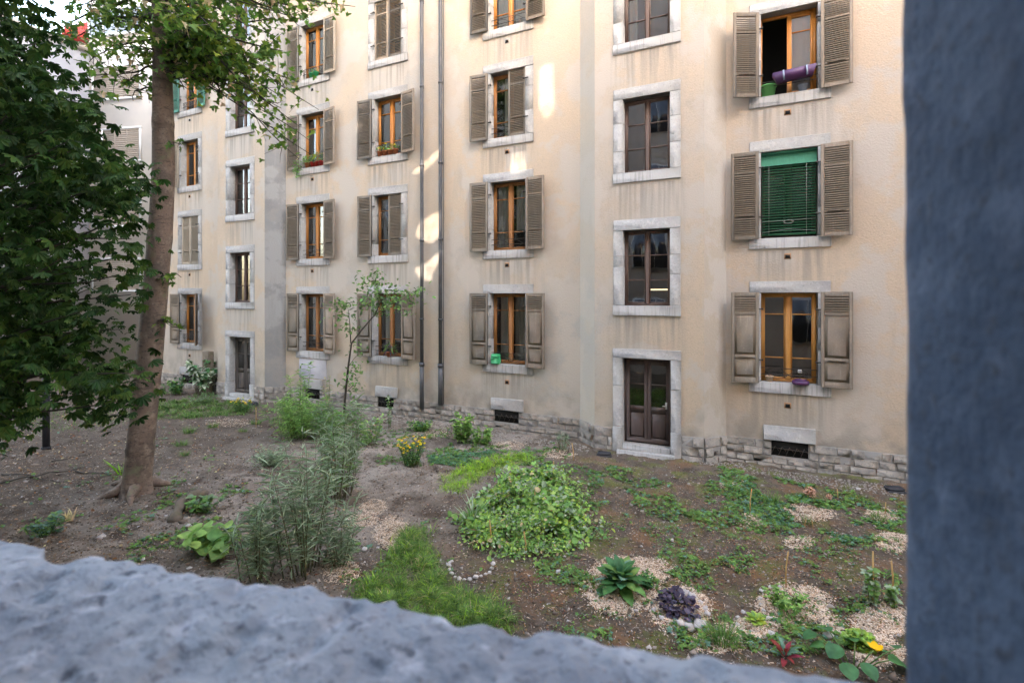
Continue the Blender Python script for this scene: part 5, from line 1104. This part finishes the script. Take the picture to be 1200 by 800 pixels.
# vegetable bed
bed = [(560, 640), (545, 612), (560, 590), (590, 572), (610, 556), (650, 556), (672, 575), (688, 600), (686, 625), (660, 645), (610, 655), (575, 655)]
bed = [(620+(a-620)*.93, 608+(b_-608)*.93) for a, b_ in bed]; x, y = poly_sample(bed, 1250); P = Gv(x, y); P[:, :2] += rng.normal(0, .13, (len(P), 2)); b = MB(); er = np.hypot((x-620)/74, (y-606)/50); hh = (.04+.46*vnoise(P[:, 0]*3.6, P[:, 1]*3.6, 51)**1.6)*np.clip(1.5-1.15*er, .12, 1)+np.where(rng.random(len(P)) < .07, rr(.08, .26, len(P)), 0)
for i in range(len(P)):
    if i % 3 == 0: b.tube([P[i], P[i]+np.array([rr(-.03, .03), rr(-.03, .03), hh[i]*.6]), P[i]+np.array([rr(-.06, .06), rr(-.06, .06), hh[i]])], [.005, .004, .003], 4, 3)
kind_ = vnoise(P[:, 0]*1.7, P[:, 1]*1.7, 61)
for k in range(9):
    n = len(P); Q = P+np.column_stack([rng.normal(0, .06, n), rng.normal(0, .06, n), hh*np.sqrt(rng.random(n))*1.15]); big = rr(.035, .11, n)*np.where(kind_ > .5, 1, .62)
    b.scatter(OVATE if k % 3 else ROUND, Q, basis(rr(0, 6.28, n), rng.normal(.05, .5, n), rng.normal(0, .5, n)), big, np.where(rng.random(n) < .04, 5, np.where(rng.random(n) < .2, 4, rng.choice(3, n, p=[.5, .36, .14]))))
b.build('vegetable_bed', [M['leaf_bright'], M['leaf_mid'], M['leaf_lime'], M['stem_green'], M['leaf_grey'], M['grass_dry']], label='dense bed of bright green vegetable leaves in the middle of the garden', cat='vegetables', kind='stuff')
# wood chips
b = MB()
for (cx, cy, rx, ry, n) in ((728, 684, 44, 33, 3600), (797, 712, 36, 27, 2300), (752, 668, 35, 16, 1300), (930, 710, 44, 24, 2200), (886, 733, 28, 14, 900), (845, 748, 32, 18, 1000), (1030, 728, 34, 20, 1500), (1030, 765, 30, 18, 900), (945, 600, 32, 10, 900), (937, 633, 18, 8, 420), (880, 607, 16, 9, 420), (862, 570, 20, 7, 420), (1048, 634, 22, 13, 1000), (1035, 600, 22, 8, 500),
      (460, 622, 22, 18, 1100), (437, 592, 17, 8, 420), (425, 607, 17, 8, 420), (400, 668, 22, 14, 500), (655, 532, 20, 6, 500), (595, 520, 22, 5, 400), (505, 508, 22, 5, 300), (975, 735, 14, 14, 300), (620, 575, 15, 8, 200), (420, 498, 25, 5, 300), (270, 494, 28, 5, 300)):
    n = int(n*2.2); r_ = np.sqrt(rng.random(n))*(1+.10*rng.normal(size=n)); a_ = rr(0, 6.28, n); x = cx+rx*r_*np.cos(a_); y = np.maximum(cy+ry*r_*np.sin(a_), 440); P = Gv(x, y); P[:, 2] += .004+.035*np.clip(1-r_, 0, 1)*rng.random(n)
    b.scatter(CHIP, P, basis(rr(0, 6.28, n), rng.normal(0, .25, n), rng.normal(0, .3, n)), np.column_stack([rr(.012, .034, n), rr(.014, .038, n), rr(.02, .04, n)]), rng.choice(3, n, p=[.42, .43, .15]))
b.build('wood_chips', [M['chip'], M['chip2'], M['chip3']], label='pale wood chips spread in mounds round the plants', cat='wood chips', kind='stuff')
b = MB()   # crumbs everywhere, denser near the camera
x, y = poly_sample([(0, 460), (300, 460), (700, 525), (1060, 565), (1060, 800), (500, 760), (0, 650)], 60000); P = Gv(x, y); n = len(P); s_ = rng.lognormal(-4.7, .6, n)*(1+.3*(9-P[:, 1]).clip(-4, 4)/9)
b.scatter(ROCK0, P, basis(rr(0, 6, n), rr(-1, 1, n), rr(-1, 1, n)), np.column_stack([s_, s_*rr(.6, 1, n), s_*.6]), rng.choice(3, n, p=[.70, .26, .04]))
x, y = poly_sample([(0, 520), (350, 520), (700, 540), (1060, 600), (1060, 800), (500, 760), (0, 650)], 16000); P = Gv(x, y); n = len(P); P[:, 2] += .006
b.scatter(CHIP, P, basis(rr(0, 6.28, n), rng.normal(0, .2, n), rng.normal(0, .2, n)), np.column_stack([rr(.012, .05, n), rr(.01, .03, n), rr(.02, .03, n)]), rng.choice([1, 3, 4, 5], n, p=[.35, .2, .2, .25]))
b.build('soil_crumbs', [M['clod'], M['clod2'], M['pebble'], M['chip3'], M['chip'], M['leaf_rust']], label='crumbs of soil, twigs and small litter covering the ground', cat='soil', kind='stuff')
b = MB()   # fallen leaves under the trees
x, y = poly_sample([(0, 470), (330, 480), (420, 560), (400, 690), (200, 670), (0, 640)], 1500); P = Gv(x, y); n = len(P); P[:, 2] += .012
b.scatter(OVATE, P, basis(rr(0, 6.28, n), rng.normal(.1, .4, n), rng.normal(0, .5, n)), rr(.025, .07, n), rng.choice(4, n, p=[.35, .3, .2, .15]))
x, y = poly_sample([(420, 540), (700, 540), (1058, 600), (1058, 770), (640, 730), (420, 680)], 1100); P = Gv(x, y); n = len(P); P[:, 2] += .008
b.scatter(LANCE, P, basis(rr(0, 6.28, n), rng.normal(.05, .3, n), rng.normal(0, .5, n)), rr(.02, .07, n), rng.choice(4, n, p=[.35, .3, .2, .15]))
b.build('fallen_leaves', [M['leaf_rust'], M['chip3'], M['grass_dry'], M['driftwood']], label='small dry brown leaves fallen on the soil', cat='leaves', kind='stuff')
b = MB()   # gravel strip by the wall
x, y = poly_sample([(380, 474), (520, 492), (690, 523), (690, 530), (520, 503), (380, 482)], 1600); P = Gv(x, y); n = len(P); s_ = rr(.012, .035, n); b.scatter(ROCK0, P, basis(rr(0, 6, n), rr(-1, 1, n), rr(-1, 1, n)), s_, rng.choice(2, n)); 
x, y = poly_sample([(800, 532), (1060, 570), (1060, 582), (800, 540)], 900); P = Gv(x, y); n = len(P); s_ = rr(.010, .025, n); b.scatter(ROCK0, P, basis(rr(0, 6, n), rr(-1, 1, n), rr(-1, 1, n)), s_, rng.choice(2, n))
b.build('gravel', [M['plinth_stone'], M['clod2']], label='gravel along the foot of the stone base', cat='gravel', kind='stuff')
